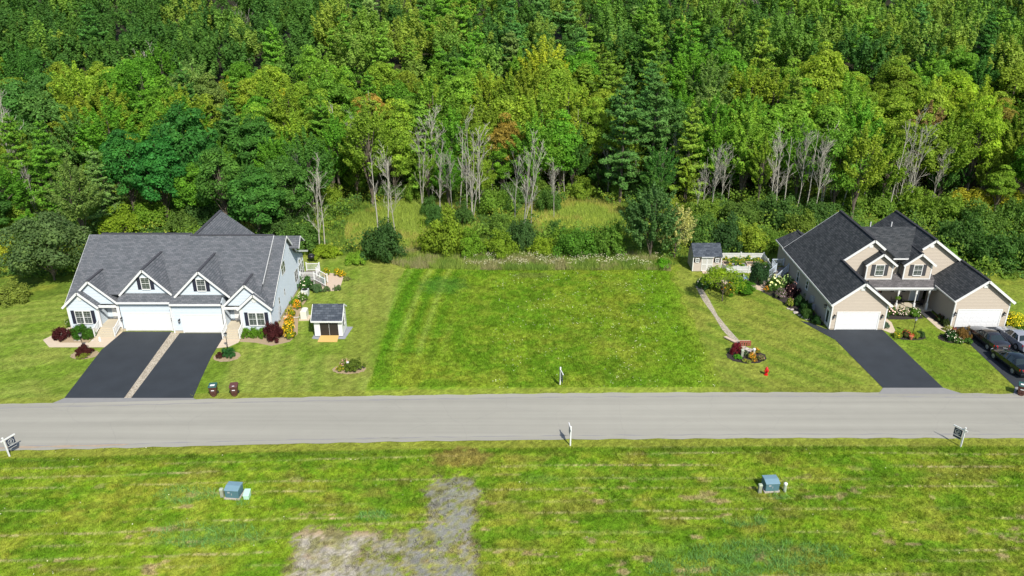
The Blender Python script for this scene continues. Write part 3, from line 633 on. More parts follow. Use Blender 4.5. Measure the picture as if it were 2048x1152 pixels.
# ------------------------------------------------------------------ beige duplex on the right
h2 = thing('duplex_house', (42.3, 82, 0), 'beige two-unit house with charcoal roofs, a shared front porch and twin upper dormers', 'house')
walls = MB(); found = MB(); trim = MB(); roofm = MB(); proof = MB()
GY_ = 80.7   # plane of the tall gables
def wing(s, y0, xo, xi, door, inner_eave):
    """s=-1: unit on the left (outer wall xo on its left). xo outer wall, xi inner wall of the garage block"""
    ze = 3.0; eo = xo+s*.3
    k = .79 if s < 0 else .765
    xr = xo-s*(2.8 if s < 0 else 2.95)                              # lower ridge
    zr = ze+k*abs(xr-eo); xu = xo-s*5.9 if s < 0 else xo-s*6.15; zu = 7.82; yf = y0-.3
    # lower roof: outer slope is one plane running up to the tall ridge
    P_ = lambda x, y: (x, y, ze+k*abs(x-eo))
    slab(roofm, [P_(eo,yf),P_(xr,yf),P_(xr,GY_-.3),P_(eo,GY_-.3)]); slab(roofm, [P_(eo,GY_-.3),(xu,GY_-.3,zu),(xu,90.4,zu),P_(eo,90.4)])
    xin = xi-s*.35; zin = zr-k*abs(xin-xr)
    slab(roofm, [(xr,yf,zr),(xin,yf,zin),(xin,GY_+.4,zin),(xr,GY_+.4,zr)])
    xe = xu-s*2.6 if s < 0 else xu-s*2.6; zi = zu-k*3.9
    xx = xu-s*3.9
    slab(roofm, [(xu,GY_-.3,zu),(xx,GY_-.3,zi),(xx,90.4,zi),(xu,90.4,zu)])
    cap(h2, (xu,GY_-.32,zu+.02),(xu,90.4,zu+.02),.3,.06,'ridged'); cap(h2, (xr,yf-.01,zr+.02),(xr,GY_-.02,zr+.02),.26,.05,'ridged')
    # rakes
    dz = -.12
    trim.beam((eo,yf-.02,ze+dz),(xr,yf-.02,zr+dz),.05,.24); trim.beam((xr,yf-.02,zr+dz),(xin,yf-.02,zin+dz),.05,.24)
    trim.beam((xr,GY_-.32,zr+dz),(xu,GY_-.32,zu+dz),.05,.24); trim.beam((xu,GY_-.32,zu+dz),(xu-s*1.3,GY_-.32,zu-k*1.3+dz),.05,.24)
    trim.beam((eo-(-s)*.0+s*.03,yf,ze-.06),(eo+s*.03,90.4,ze-.06),.05,.18)
    trim.beam((eo,90.42,ze+dz),(xu,90.42,zu+dz),.05,.2)
    if s > 0: trim.beam((xin-.03,yf,zin-.06),(xin-.03,79.0,zin-.06),.05,.14)
    # walls
    zo = ze+k*.3-.15; a, b = sorted((xo, xi))
    front = [(a+.003,y0,.15),(b-.003,y0,.15),(b-.003,y0,zr-k*abs(b-xr)-.16),(xr,y0,zr-.16),(a+.003,y0,zr-k*abs(a-xr)-.16)]
    walls.prism(front, (0,T,0))
    walls.prism([(xo,y0+.004,.15),(xo,90,.15),(xo,90,zo),(xo,y0+.004,zo)], (-s*T,0,0))
    zii = zr-k*abs(xi-xr)-.16
    walls.prism([(xi,y0+.004,.15),(xi,GY_+.3,.15),(xi,GY_+.3,zii),(xi,y0+.004,zii)], (s*T,0,0))
    a, b = sorted((xr, xu-s*3.2)); zb = zr-.9
    walls.prism([(xr,GY_,zr-1.6),(xu-s*3.2,GY_,3.2),(xu-s*3.2,GY_,zu-k*3.2-.16),(xu,GY_,zu-.16),(xr,GY_,zr-.14)], (0,T,0))
    walls.prism([(xo-s*.003,90,.15),(xo-s*8.5,90,.15),(xo-s*8.5,90,5.4),(xu,90,zu-.2),(xo-s*.003,90,zo)], (0,-T,0))
    for q in ((xo,y0),(xi,y0)): trim.box(q[0]-.065, q[0]+.065, y0-.02, y0+.1, .15, 2.8)
    a, b = sorted((xo, xi)); found.prism([(a+.02,y0+.02,0),(b-.02,y0+.02,0),(b-.02,y0+.02,.15),(a+.02,y0+.02,.15)], (0,.2,0)); found.prism([(xo-s*.02,y0+.25,0),(xo-s*.02,90,0),(xo-s*.02,90,.15),(xo-s*.02,y0+.25,.15)], (-s*.2,0,0))
    Wf = Wall((0,y0,0),(1,0,0),(0,-1,0)); garage_door(h2, Wf, door[0], door[1], 1.98, .05)
    wall_lamp(h2, Wf, door[0]-.36, 1.5); wall_lamp(h2, Wf, door[1]+.36, 1.5)
    for (cx, z, yy) in ((xr-.05, zr-.75, y0), (xu-.2, zu-.8, GY_)):
        v = MB(); v.prism([(cx-.2,yy-.001,z-.2),(cx+.2,yy-.001,z-.2),(cx+.2,yy-.001,z+.15),(cx,yy-.001,z+.3),(cx-.2,yy-.001,z+.15)], (0,-.05,0)); v.build('gable_vent', M['white'], h2)
wing(-1, 74.5, 33.2, 38.85, (33.85,38.1), 0)
wing(1, 75.1, 51.85, 46.2, (46.7,51.1), 0)
# middle roof with its ridge across, and the recessed wall between the dormers
slab(roofm, [(37.0,79.6,5.72),(47.3,79.6,5.72),(47.3,84.9,7.72),(37.0,84.9,7.72)]) if False else None
slab(roofm, [(39.1,84.9,7.74),(39.1+2.45,80.25,5.80),(43.2-.15,80.25,5.80),(45.6,84.9,7.74)])
slab(roofm, [(39.1,84.9,7.74),(45.6,84.9,7.74),(45.6,90.3,5.4),(39.1,90.3,5.4)])
trim.box(41.35,43.0,80.16,80.24,5.62,5.76)
walls.prism([(40.3,80.95,3.3),(44.6,80.95,3.3),(44.6,80.95,5.9),(40.3,80.95,5.9)], (0,T,0))
# dormers
def dormer(x0, x1, pz, y):
    xc = (x0+x1)/2; ze = 5.18; k = (pz-ze)/((x1-x0)/2+.3)
    walls.prism([(x0,y,3.3),(x1,y,3.3),(x1,y,ze+k*.3-.12),(xc,y,pz-.14),(x0,y,ze+k*.3-.12)], (0,T,0))
    for xx, s in ((x0,1),(x1,-1)): walls.prism([(xx,y+.004,3.3),(xx,y+2.2,3.3),(xx,y+2.2,ze+.1),(xx,y+.004,ze+.1)], (s*T,0,0)); trim.box(xx-.065,xx+.065,y-.02,y+.08,3.42,ze-.05)
    for e in (x0-.3, x1+.3): slab(roofm, [(e,y-.3,ze),(xc,y-.3,pz),(xc,y+3.2,pz),(e,y+3.2,ze)], .12); trim.beam((e,y-.32,ze-.1),(xc,y-.32,pz-.1),.05,.22)
    cap(h2, (xc,y-.32,pz+.01),(xc,y+2.6,pz+.01),.24,.05,'ridged')
    trim.box(x0+.07,x1-.07,y-.02,y+.05,3.43,3.53)
    window(h2, Wall((0,y,0),(1,0,0),(0,-1,0)), xc-.02, 3.95, 5.1, .85, 1, 'dkgrey', sw=.4)
dormer(38.55, 41.35, 6.52, 79.9); dormer(42.65, 45.55, 6.55, 79.9)
# porch
slab(proof, [(38.9,78.9,2.88),(46.15,78.9,2.88),(46.15,81.0,3.93),(38.9,81.0,3.93)], .12)
trim.box(38.9,46.15,78.82,78.89,2.7,2.89); trim.box(39.0,46.1,78.98,79.12,2.5,2.7)
pf = MB(); pf.box(38.9,46.15,79.0,80.93,0,.18); pf.build('porch_floor', M['stepc'], h2)
walls.prism([(38.95,81.4,.15),(46.1,81.4,.15),(46.1,81.4,3.8),(38.95,81.4,3.8)], (0,T,0))
for x in (42.1, 44.05, 45.45):
    b = MB(); b.box(x-.1,x+.1,78.98,79.18,.18,.95); b.lathe([(.055,0),(.075,.2),(.06,.9),(.075,1.1),(.05,1.15)], 8, (x,79.08,.95)); b.box(x-.09,x+.09,78.99,79.17,2.05,2.5); b.build('porch_post', M['white'], h2)
Wp = Wall((0,81.4,0),(1,0,0),(0,-1,0))
front_door(h2, Wp, 45.1, .18, 2.25, .9, m='doorgrey'); window(h2, Wp, 43.2, 1.35, 2.3, .7, 1, 'black', sw=.38); window(h2, Wp, 40.3, 1.2, 2.3, 1.3, 2, 'black', sw=.38)
# left side wall: two windows, a door
Wl = Wall((33.2,0,0),(0,-1,0),(-1,0,0))
window(h2, Wl, -85.0, .95, 2.2, .62, 1, grid=False); window(h2, Wl, -82.0, 1.35, 2.3, .6, 1, grid=False)
dd = front_door(h2, Wl, -75.35, .12, 2.05, .8); g_ = MB(); Wl.box(g_, -75.6, -75.1, .5, 1.85, .047, .055); g_.build('glass', M['glass'], dd)
wall_lamp(h2, Wl, -76.1, 1.9)
mt = MB(); mt.box(32.98,33.19,79.4,79.75,.9,1.5); mt.box(33.03,33.19,79.9,80.3,.6,1.3); mt.box(32.9,33.19,78.9,79.1,.2,.8); mt.build('utility_meter', M['grey'], h2)
# small low gable at the back left, roof pipes
slab(roofm, [(32.9,90.5,3.15),(35.4,90.5,4.35),(35.4,93.2,4.35),(32.9,93.2,3.15)]); slab(roofm, [(35.4,90.5,4.35),(38,90.5,3.15),(38,93.2,3.15),(35.4,93.2,4.35)])
trim.beam((32.88,90.5,3.05),(32.88,93.2,3.05),.05,.16); walls.prism([(33.3,90.02,.15),(33.3,93,.15),(33.3,93,3.2),(33.3,90.02,3.2)], (T,0,0)); cap(h2, (35.4,90.5,4.38),(35.4,93.2,4.38),.24,.05,'ridged')
walls.build('wall', M['tan_siding'], h2); found.build('foundation', M['found'], h2); trim.build('trim', M['white'], h2)
roofm.build('roof', M['sh_ty'], h2); proof.build('porch_roof', M['sh_px'], h2)
for x, y, z in ((41.0,86.2,7.1),(43.4,86.2,7.1)): b = MB(); b.tube([(x,y,z-.3),(x,y,z+.75)], .06, 8); b.build('vent_pipe', M['white'], h2)
# rear steps with rails, left of the beige house
dk = thing('deck', (32, 91, 0), 'grey-white railed steps and landing behind the left corner of the beige house', 'deck')
b = MB(); b.box(31.6,33.1,88.2,90.0,.72,.84); b.build('floor', M['deck'], dk)
railing(dk, [(31.65,90.0,.84),(31.65,88.25,.84)], .9, 'bluerail'); railing(dk, [(31.65,90,.84),(33.1,90,.84)], .9, 'bluerail')
railing(dk, [(31.6,88.2,.84),(30.1,87.2,.05)], .9, 'bluerail'); railing(dk, [(33.1,88.2,.84),(31.3,86.8,.05)], .9, 'bluerail')
b = MB()
for i in range(4): b.prism([(33.0-.42*i,88.15-.3*i,0),(31.55-.42*i,88.15-.3*i,0),(31.2-.42*i,87.87-.3*i,0),(32.65-.42*i,87.87-.3*i,0)], (0,0,.68-i*.18))
b.build('stairs', M['deck'], dk)
# ------------------------------------------------------------------ sheds
sh = thing('shed', (-19, 74, 0), 'small white shed with grey shingle roof, dark double doors and yellow wooden ramp', 'shed')
x0, x1, y0, y1 = -20.25, -17.38, 72.9, 75.0
b = MB(); b.prism([(x0+.004,y0,.1),(x1-.004,y0,.1),(x1-.004,y0,1.95),(x0+.004,y0,1.95)], (0,.1,0))
ym = 74.1
b.prism([(x1,y0+.004,.1),(x1,y1,.1),(x1,y1,2.45),(x1,ym,3.05),(x1,y0+.004,2.0)], (-.1,0,0)); b.prism([(x0,y0+.004,.1),(x0,y1,.1),(x0,y1,2.45),(x0,ym,3.05),(x0,y0+.004,2.0)], (.1,0,0)); b.prism([(x0+.004,y1,.1),(x1-.004,y1,.1),(x1-.004,y1,2.4),(x0+.004,y1,2.4)], (0,-.1,0)); b.build('wall', M['white'], sh)
b = MB(); slab(b, [(x0-.2,y0-.25,1.92),(x1+.1,y0-.25,1.92),(x1+.1,ym,3.2),(x0-.2,ym,3.2)], .08); slab(b, [(x0-.2,ym,3.2),(x1+.1,ym,3.2),(x1+.1,y1+.2,2.5),(x0-.2,y1+.2,2.5)], .08); b.build('roof', M['sh_sx'], sh)
b = MB(); b.box(x0-.21,x1+.11,y0-.33,y0-.26,1.78,1.93); b.beam((x1+.13,y0-.25,1.84),(x1+.13,ym,3.12),.05,.14); b.beam((x1+.13,ym,3.12),(x1+.13,y1+.2,2.42),.05,.14); b.beam((x0-.22,y0-.25,1.84),(x0-.22,ym,3.12),.05,.14); b.build('trim', M['white'], sh)
b = MB()
for a, c in ((-19.64,-18.74),(-18.70,-17.8)): b.box(a,c,y0-.03,y0-.001,.15,1.5); b.box(a+.08,c-.08,y0-.04,y0-.031,.25,.8); b.box(a+.08,c-.08,y0-.04,y0-.031,.9,1.42); b.box(a-.02,c+.02,y0-.02,y0-.0015,1.502,1.80)
do = b.build('double_door', M['curtain'], sh)
b = MB()
for a in (-19.58,-18.64):
    for k in range(5): b.box(a+k*.165,a+k*.165+.12,y0-.035,y0-.021,1.60,1.72)
b.build('transom_window', M['white'], sh)
b = MB(); b.prism([(-19.66,y0-.04,.14),(-17.8,y0-.04,.14),(-17.75,y0-1.2,.02),(-19.74,y0-1.2,.02)], (0,0,.05)); b.build('ramp', M['wood'], sh)
window(sh, Wall((x1,0,0),(0,1,0),(1,0,0)), 74.0, 1.05, 1.95, .5, 1, 'black', sw=.16)
sheet('gravel_pad', [(-20.5,72.5),(-19.7,72.3),(-18,72.4),(-17.1,72.4),(-16.75,75.2),(-20.4,75.3)], .012, M['greygravel'])
sh = thing('shed', (23.8, 91, 0), 'tan garden shed with dark grey roof, white double doors and two small shuttered windows', 'shed')
x0, x1, y0, y1 = 22.15, 25.6, 90.3, 93.2
b = MB(); ym = 91.9
b.prism([(x0+.004,y0,.05),(x1-.004,y0,.05),(x1-.004,y0,2.0),(x0+.004,y0,2.0)], (0,.1,0))
for xx, s in ((x0,1),(x1,-1)): b.prism([(xx,y0+.004,.05),(xx,y1,.05),(xx,y1,1.95),(xx,ym,2.95),(xx,y0+.004,2.1)], (s*.1,0,0))
b.prism([(x0+.004,y1,.05),(x1-.004,y1,.05),(x1-.004,y1,1.9),(x0+.004,y1,1.9)], (0,-.1,0)); b.build('wall', M['tan_siding'], sh)
b = MB(); slab(b, [(x0-.06,y0-.2,2.02),(x1+.06,y0-.2,2.02),(x1+.06,ym,3.15),(x0-.06,ym,3.15)], .08); slab(b, [(x0-.06,ym,3.15),(x1+.06,ym,3.15),(x1+.06,y1+.2,2.0),(x0-.06,y1+.2,2.0)], .08); b.build('roof', M['sh_sx'], sh)
b = MB()
for xx in (x0,x1): b.box(xx-.05,xx+.05,y0-.02,y0+.08,.05,1.95)
b.box(23.1,24.6,y0-.26,y0-.2,1.93,2.0); b.box(x0+.06,x1-.06,y0-.02,y0,1.86,1.95); b.build('trim', M['white'], sh)
b = MB()
for a, c in ((23.18,23.84),(23.86,24.52)):
    b.box(a,a+.08,y0-.05,y0-.004,.1,1.8); b.box(c-.08,c,y0-.05,y0-.004,.1,1.8)
    for z in (.1,.92,1.72): b.box(a+.08,c-.08,y0-.05,y0-.004,z,z+.09)
do = b.build('double_door', M['white'], sh); b = MB(); b.box(23.27,23.75,y0-.03,y0-.003,.2,1.7); b.box(23.95,24.43,y0-.03,y0-.003,.2,1.7); b.build('door_panel', mat('door_panel_grey', (.5,.49,.45), .6, .05), do)
Wq = Wall((0,y0,0),(1,0,0),(0,-1,0))
for xc in (22.63, 25.06): window(sh, Wq, xc, 1.3, 1.68, .34, 1, 'black', sw=.15, rows=1)
b = MB(); b.box(23.3,24.4,y0-.75,y0-.05,.0,.07); b.build('ramp', M['wood'] if False else M['pinksand'], sh)
# ------------------------------------------------------------------ garden fence, beds, patio
fn = thing('garden_fence', (28.5, 92, 0), 'white vinyl picket fence enclosing the vegetable garden beside the tan shed', 'fence')
def pf_run(p, q):
    b = MB(); p = Vector((*p,0)); q = Vector((*q,0)); L = (q-p).length; n = int(L/.105); u = (q-p).normalized()
    for k in range(n):
        c = p.lerp(q, (k+.5)/n); nn = Vector((-u.y,u.x,0)); b.prism([c-u*.04-nn*.01+Vector((0,0,.06)),c+u*.04-nn*.01+Vector((0,0,.06)),c+u*.04+nn*.01+Vector((0,0,.06)),c-u*.04+nn*.01+Vector((0,0,.06))], (0,0,.80+.015*math.sin(k*1.7)))
    for z in (.12,.45,.83): b.beam(p+Vector((0,0,z)), q+Vector((0,0,z)), .05, .08)
    b.build('panel', M['white'], fn)
fp = [(25.75,91.2),(26.2,89.75),(28.9,89.8),(31.75,89.85),(32.0,94.2),(29.1,94.3),(26.4,94.3)]
for i in range(len(fp)-1): pf_run(fp[i], fp[i+1])
for x, y in fp+[(27.5,89.78),(30.3,89.82),(31.85,92)]:
    b = MB(); b.box(x-.06,x+.06,y-.06,y+.06,0,.95); b.box(x-.08,x+.08,y-.08,y+.08,.95,1.0); b.build('post', M['white'], fn)
def planter(x, y, w, d, lab, m='pinksand'):
    t = thing('raised_bed', (x,y,0), lab, 'raised bed'); b = MB()
    b.box(x-w/2,x+w/2,y-d/2,y-d/2+.08,0,.4); b.box(x-w/2,x+w/2,y+d/2-.08,y+d/2,0,.4); b.box(x-w/2,x-w/2+.08,y-d/2+.081,y+d/2-.081,0,.4); b.box(x+w/2-.08,x+w/2,y-d/2+.081,y+d/2-.081,0,.4)
    b.build('frame', M[m], t); b = MB(); b.box(x-w/2+.081,x+w/2-.081,y-d/2+.081,y+d/2-.081,0,.33); b.build('soil', M['mulch'], t)
planter(30.1, 92.2, 1.7, .8, 'pale wooden raised bed at the right of the fenced garden'); planter(28.2, 91.6, 1.6, .9, 'grey raised bed in the middle of the fenced garden', 'grey'); planter(26.8, 92.3, .9, 1.2, 'small raised bed nearest the shed inside the fence')
sheet('patio', [(25.0,87.6),(31.2,87.5),(30.7,84.6),(29.1,84.3),(27.5,86.0),(25.2,86.4)], .012, M['pinksand'])
def patio_table(x, y, lab):
    t = thing('patio_table', (x,y,0), lab, 'table'); b = MB(); b.lathe([(.02,0),(.5,.0),(.5,.03)], 16, (x,y,.7)); b.build('top', M['glass'], t)
    for a in range(4): b = MB(); b.tube([(x+.1*math.cos(a*1.57),y+.1*math.sin(a*1.57),.69),(x+.38*math.cos(a*1.57),y+.38*math.sin(a*1.57),0)], .02, 6); b.build('leg', M['black'], t)
patio_table(27.0, 86.9, 'round glass patio table on the sandy patio below the fenced garden')
def chair(x, y, rz, lab, m='black', name='patio_chair', g=None):
    t = thing(name, (x,y,0), lab, 'chair', g)
    def rot(px, py, z): c, s = math.cos(rz), math.sin(rz); return (x+px*c-py*s, y+px*s+py*c, z)
    b = MB(); b.prism([rot(-.27,-.27,.40),rot(.27,-.27,.40),rot(.27,.27,.40),rot(-.27,.27,.40)], (0,0,.07)); b.build('seat', M[m], t)
    b = MB(); b.prism([rot(-.27,.25,.47),rot(.27,.25,.47),rot(.24,.36,1.0),rot(-.24,.36,1.0)], Vector(rot(0,.04,0))-Vector(rot(0,0,0))); b.build('backrest', M[m], t)
    for i, j in ((-1,-1),(1,-1),(1,1),(-1,1)): b = MB(); b.tube([rot(i*.24,j*.24,.4),rot(i*.27,j*.28,0)], .022, 5); b.build('leg', M[m], t)
    for i in (-1,1): b = MB(); b.beam(rot(i*.29,-.25,.65), rot(i*.29,.28,.65), .05, .03); b.beam(rot(i*.29,-.24,.65), rot(i*.27,-.24,.42), .03, .03); b.build('armrest', M[m], t)
    return t
chair(27.9, 87.1, R(70), 'white patio chair with a blue cushion on the sandy patio', 'white')
b = MB(); b.box(27.62,28.15,86.85,87.35,.48,.56); tag(b.build('cushion', mat('blue_cushion', (.12,.30,.62), .7, .05), None, bevel=.02), 'bright blue cushion lying on the white patio chair', 'cushion')
chair(28.5, 87.1, R(-90), 'dark metal patio chair at the right end of the patio', 'black'); chair(26.2, 87.0, R(90), 'dark metal patio chair left of the glass patio table', 'black')
# porch of the beige house
chair(43.35, 80.6, R(0), 'black armchair at the back of the beige house porch, right of the planter', 'black', 'porch_chair'); chair(42.45, 80.3, R(60), 'black armchair on the porch nearest the brick-red porch panel', 'black', 'porch_chair')
chair(45.1, 79.9, R(-70), 'black rocking chair at the right end of the beige house porch', 'black', 'porch_chair')
# ------------------------------------------------------------------ wheeled bins
def bin_(x, y, lid, lab, rz=0):
    t = thing('wheelie_bin', (0,0,0), lab, 'bin', 'wheeled bins at the kerb'); b = MB()
    lo = [(-.24,-.24,.06),(.24,-.24,.06),(.24,.26,.06),(-.24,.26,.06)]; hi = [(-.33,-.34,.96),(.33,-.34,.96),(.33,.38,.96),(-.33,.38,.96)]
    b.add(lo+hi, [(0,3,2,1),(4,5,6,7),(0,1,5,4),(1,2,6,5),(2,3,7,6),(3,0,4,7)]); b.box(-.12,.12,-.335,-.26,.0,.16); b.box(-.35,.35,-.37,-.34,.88,.97); b.box(-.35,-.33,-.33,.36,.88,.97); b.box(.33,.35,-.33,.36,.88,.97)
    b.box(-.18,-.02,-.30,-.27,.3,.5); b.box(.04,.2,-.30,-.27,.3,.5); o = b.build('body', M['binbrown'], t, bevel=.015)
    b = MB(); b.prism([(-.36,-.40,.975),(.36,-.40,.975),(.36,.32,1.04),(.28,.42,1.02),(-.28,.42,1.02),(-.36,.32,1.04)], (0,0,.055)); b.build('lid', M[lid], t, bevel=.02)
    b = MB(); b.box(-.13,.13,-.349,-.343,.62,.70); b.box(-.2,.2,-.24,.05,1.075,1.085) if lid == 'bingreen' else b.box(-.1,.1,-.3,-.2,1.04,1.05); b.build('sticker', M['white'], t)
    b = MB(); b.tube([(-.3,.44,.93),(.3,.44,.93)], .025, 8); b.build('handle', M['black'], t)
    for sx in (-1,1):
        b = MB(); b.tube([(sx*.25,.3,.13),(sx*.32,.3,.13)], .13, 12); b.build('wheel', M['tyre'], t)
    t.location = (x,y,.0); t.rotation_euler = (0,0,rz); return t
bin_(-26.75, 61.55, 'bingreen', 'brown wheeled bin with dark green lid, by the left driveway', R(8)); bin_(-24.9, 61.6, 'binlid', 'brown wheeled bin with maroon lid, second from the left driveway', R(8)); bin_(45.75, 61.65, 'bingreen', 'brown wheeled bin with green lid at the right edge of the photo', R(-30))
# ------------------------------------------------------------------ estate agent signs
def sign(x, y, rz, lab, lean=0, flip=1, rider=True):
    t = thing('yard_sign', (0,0,0), lab, 'sign', 'post signs along the road'); b = MB()
    b.box(-.055,.055,-.055,.055,0,1.9); b.box(-.07,.07,-.07,.07,1.9,1.93); b.add([(-.05,-.05,1.93),(.05,-.05,1.93),(.05,.05,1.93),(-.05,.05,1.93),(0,0,2.0)], [(0,1,4),(1,2,4),(2,3,4),(3,0,4)]); b.build('post', M['white'], t)
    b = MB(); b.box(-.25*flip,-.056*flip,-.04,.04,1.62,1.72); b.box(.056*flip,1.02*flip,-.04,.04,1.62,1.72); b.build('arm', M['white'], t)
    b = MB(); a, c = sorted((.16*flip, .88*flip)); b.box(a,c,-.012,.012,.86,1.54); pn = b.build('panel', M['signface'], t)
    for yy in (-.016,.016):
        b = MB(); m_ = (a+c)/2; n = 28
        for k in range(n):
            t0, t1 = 2*math.pi*k/n, 2*math.pi*(k+1)/n
            b.beam((m_+.235*math.cos(t0),yy,1.22+.235*math.sin(t0)),(m_+.235*math.cos(t1),yy,1.22+.235*math.sin(t1)),.028,.006,(0,1,0))
        for s_ in (-1,1):        # monogram: two arcs and an upright
            for k in range(8):
                t0, t1 = R(-70+k*17.5), R(-70+(k+1)*17.5)
                b.beam((m_+s_*(.02+.08*math.cos(t0)),yy,1.22+s_*.05+.08*math.sin(t0)),(m_+s_*(.02+.08*math.cos(t1)),yy,1.22+s_*.05+.08*math.sin(t1)),.024,.006,(0,1,0))
        b.box(m_-.012,m_+.012,yy-.003,yy+.003,1.06,1.38)
        b.box(a+.02,c-.02,yy-.003,yy+.003,.88,.92)
        b.build('emblem', M['white'], pn)
    if rider:
        b = MB(); b.box(a+.02,c-.02,-.01,.01,.62,.82); ri = b.build('rider', M['signface'], t)
        b = MB(); b.box(a+.02,c-.02,-.014,-.011,.625,.65); b.box(a+.02,c-.02,.011,.014,.625,.65); b.build('rider_edge', M['white'], ri)
    b = MB()
    for xx in (a+.12, c-.12): b.box(xx-.006,xx+.006,-.006,.006,1.54,1.62); b.box(xx-.006,xx+.006,-.006,.006,.82,.86)
    b.build('hook', M['black'], t)
    t.location = (x,y,-.03); t.rotation_euler = (0,R(lean),rz); t.scale = (.92,.92,.95); return t
sign(-39.85, 52.35, R(62), 'white post sign with navy circle-emblem panel at the left edge of the near verge', -4); sign(4.42, 63.4, R(-78), 'white post sign seen edge-on in front of the empty lot, beyond the road', 0)
sign(4.72, 53.8, R(96), 'white post sign seen edge-on on the near verge below the lot', 0, 1, False); sign(36.25, 53.65, R(-58), 'white post sign with dark panel on the right part of the near verge', 0, -1)
# ------------------------------------------------------------------ utility boxes
def trafo(x, y, rz, lab):
    t = thing('transformer_box', (0,0,0), lab, 'utility box', 'green transformer boxes in the near field'); b = MB()
    b.prism([(-.52,-.42,.1),(-.52,.48,.1),(-.52,.48,.80),(-.52,.0,.84),(-.52,-.42,.72)], (1.04,0,0)); b.build('cabinet', M['trafo'], t, bevel=.02)
    b = MB(); b.prism([(-.55,-.46,.715),(-.55,.52,.80),(-.55,.52,.84),(-.55,.0,.88),(-.55,-.46,.755)], (1.1,0,0)); li = b.build('lid', M['trafotop'], t, bevel=.01)
    b = MB(); b.box(-.02,.02,-.44,-.421,.35,.5); b.box(-.3,-.12,-.43,-.421,.5,.62); b.build('latch', M['grey'], t)
    b = MB(); b.box(-.6,.6,-.5,.56,0,.1); b.build('pad', M['rock'], t)
    t.location = (x,y,0); t.rotation_euler = (0,0,rz); t.scale = (.98,1.0,1.05)
trafo(-20.45, 47.5, R(-6), 'blue-green transformer box in the left part of the near field'); trafo(19.25, 48.3, R(4), 'blue-green transformer box in the right part of the near field')
def ped(x, y, kind, lab):
    t = thing('utility_pedestal', (x,y,0), lab, 'utility pedestal'); b = MB()
    if kind == 'sq': b.box(x-.12,x+.12,y-.12,y+.12,0,.62); b.build('post', M['pedgrey'], t, bevel=.02); b = MB(); b.box(x-.14,x+.14,y-.14,y+.14,.62,.76); b.build('cap', M['ped'], t, bevel=.03)
    elif kind == 'rd': b.lathe([(.12,0),(.12,.66)], 14, (x,y,0)); b.build('post', M['ped'], t); b = MB(); b.lathe([(.14,.62),(.14,.74),(.06,.8)], 14, (x,y,0)); b.build('cap', M['white'], t)
    else: b.prism([(x-.2,y-.3,0),(x-.2,y+.3,0),(x-.2,y+.3,.5),(x-.2,y-.3,.34)], (.4,0,0)); b.build('body', M['mint'], t, bevel=.03); b = MB(); b.prism([(x-.23,y-.33,.34),(x-.23,y+.33,.51),(x-.23,y+.33,.56),(x-.23,y-.33,.39)], (.46,0,0)); b.build('lid', M['mint'], t, bevel=.02)
ped(-21.3,47.35,'sq','weathered grey square pedestal left of the left transformer box'); ped(-19.45,47.3,'mt','low pale mint utility box right of the left transformer box'); ped(18.35,47.85,'sq','weathered square pedestal left of the right transformer box'); ped(20.25,48.0,'rd','round white-capped pedestal right of the right transformer box')
ped(22.55,68.75,'sq','pale square pedestal in the flower island near the hydrant, left one'); ped(23.75,68.95,'rd','pale round pedestal in the flower island near the hydrant, right one'); ped(-15.6,66.3,'rd','short white pedestal beside the flowering shrub left of the lot')
# hydrant
t = thing('fire_hydrant', (0,0,0), 'bright red fire hydrant on the lawn below the flower island', 'hydrant')
b = MB(); b.lathe([(.2,0),(.2,.05),(.13,.06),(.12,.55),(.17,.56),(.17,.6),(.15,.62),(.13,.74),(.06,.82),(.04,.83),(.04,.88)], 16); b.build('body', M['red'], t, smooth=False)
for d, r_ in (((1,0,0),.07),((-1,0,0),.07),((0,-1,0),.09)):
    b = MB(); d = Vector(d); b.tube([d*.1+Vector((0,0,.46)), d*.22+Vector((0,0,.46))], r_, 10); b.tube([d*.22+Vector((0,0,.46)), d*.25+Vector((0,0,.46))], r_*.4, 6); b.build('nozzle', M['red'], t)
t.location = (23.87,65.15,0); t.rotation_euler = (0,0,R(20))
# generator, air conditioner, wheelbarrow, barbecue
t = thing('generator', (-22.4,77.3,0), 'cream standby generator on a small slab between the blue house and white shed', 'generator'); b = MB(); b.box(-22.85,-21.75,76.6,77.9,0,.09); b.build('pad', M['conc'], t)
b = MB(); b.prism([(-22.68,76.75,.09),(-22.02,76.75,.09),(-22.02,76.75,1.0),(-22.2,76.75,1.08),(-22.5,76.75,1.08),(-22.68,76.75,1.0)], (0,1.0,0)); b.build('housing', M['beige'], t, bevel=.03); b = MB(); b.tube([(-22.7,77,.3),(-23.4,77.2,.1),(-24.6,77.0,.3)], .03, 6); b.build('conduit', M['white'], t)
t = thing('air_conditioner', (-23.7,83.2,0), 'pale grey air conditioner unit beside the wall of the blue house', 'air conditioner'); b = MB(); b.box(-24.1,-23.3,82.8,83.6,.0,.75); b.build('housing', M['grey'] if False else mat('ac_grey', (.5,.52,.5), .5, .05), t, bevel=.05)
b = MB(); b.lathe([(.0,.75),(.33,.752),(.33,.77),(.28,.771),(.28,.76),(.02,.76)], 18, (-23.7,83.2,0)); b.build('fan_grille', M['black'], t)
t = thing('wheelbarrow', (0,0,0), 'teal wheelbarrow propped upright beside the white deck rails', 'wheelbarrow')
b = MB(); b.add([(-.35,-.1,.2),(.35,-.1,.2),(.25,.28,.35),(-.25,.28,.35),(-.38,-.12,1.15),(.38,-.12,1.15),(.3,.2,.95),(-.3,.2,.95)], [(0,1,2,3),(4,7,6,5),(0,4,5,1),(1,5,6,2),(2,6,7,3),(3,7,4,0)]); b.build('tray', M['teal'], t, bevel=.03)
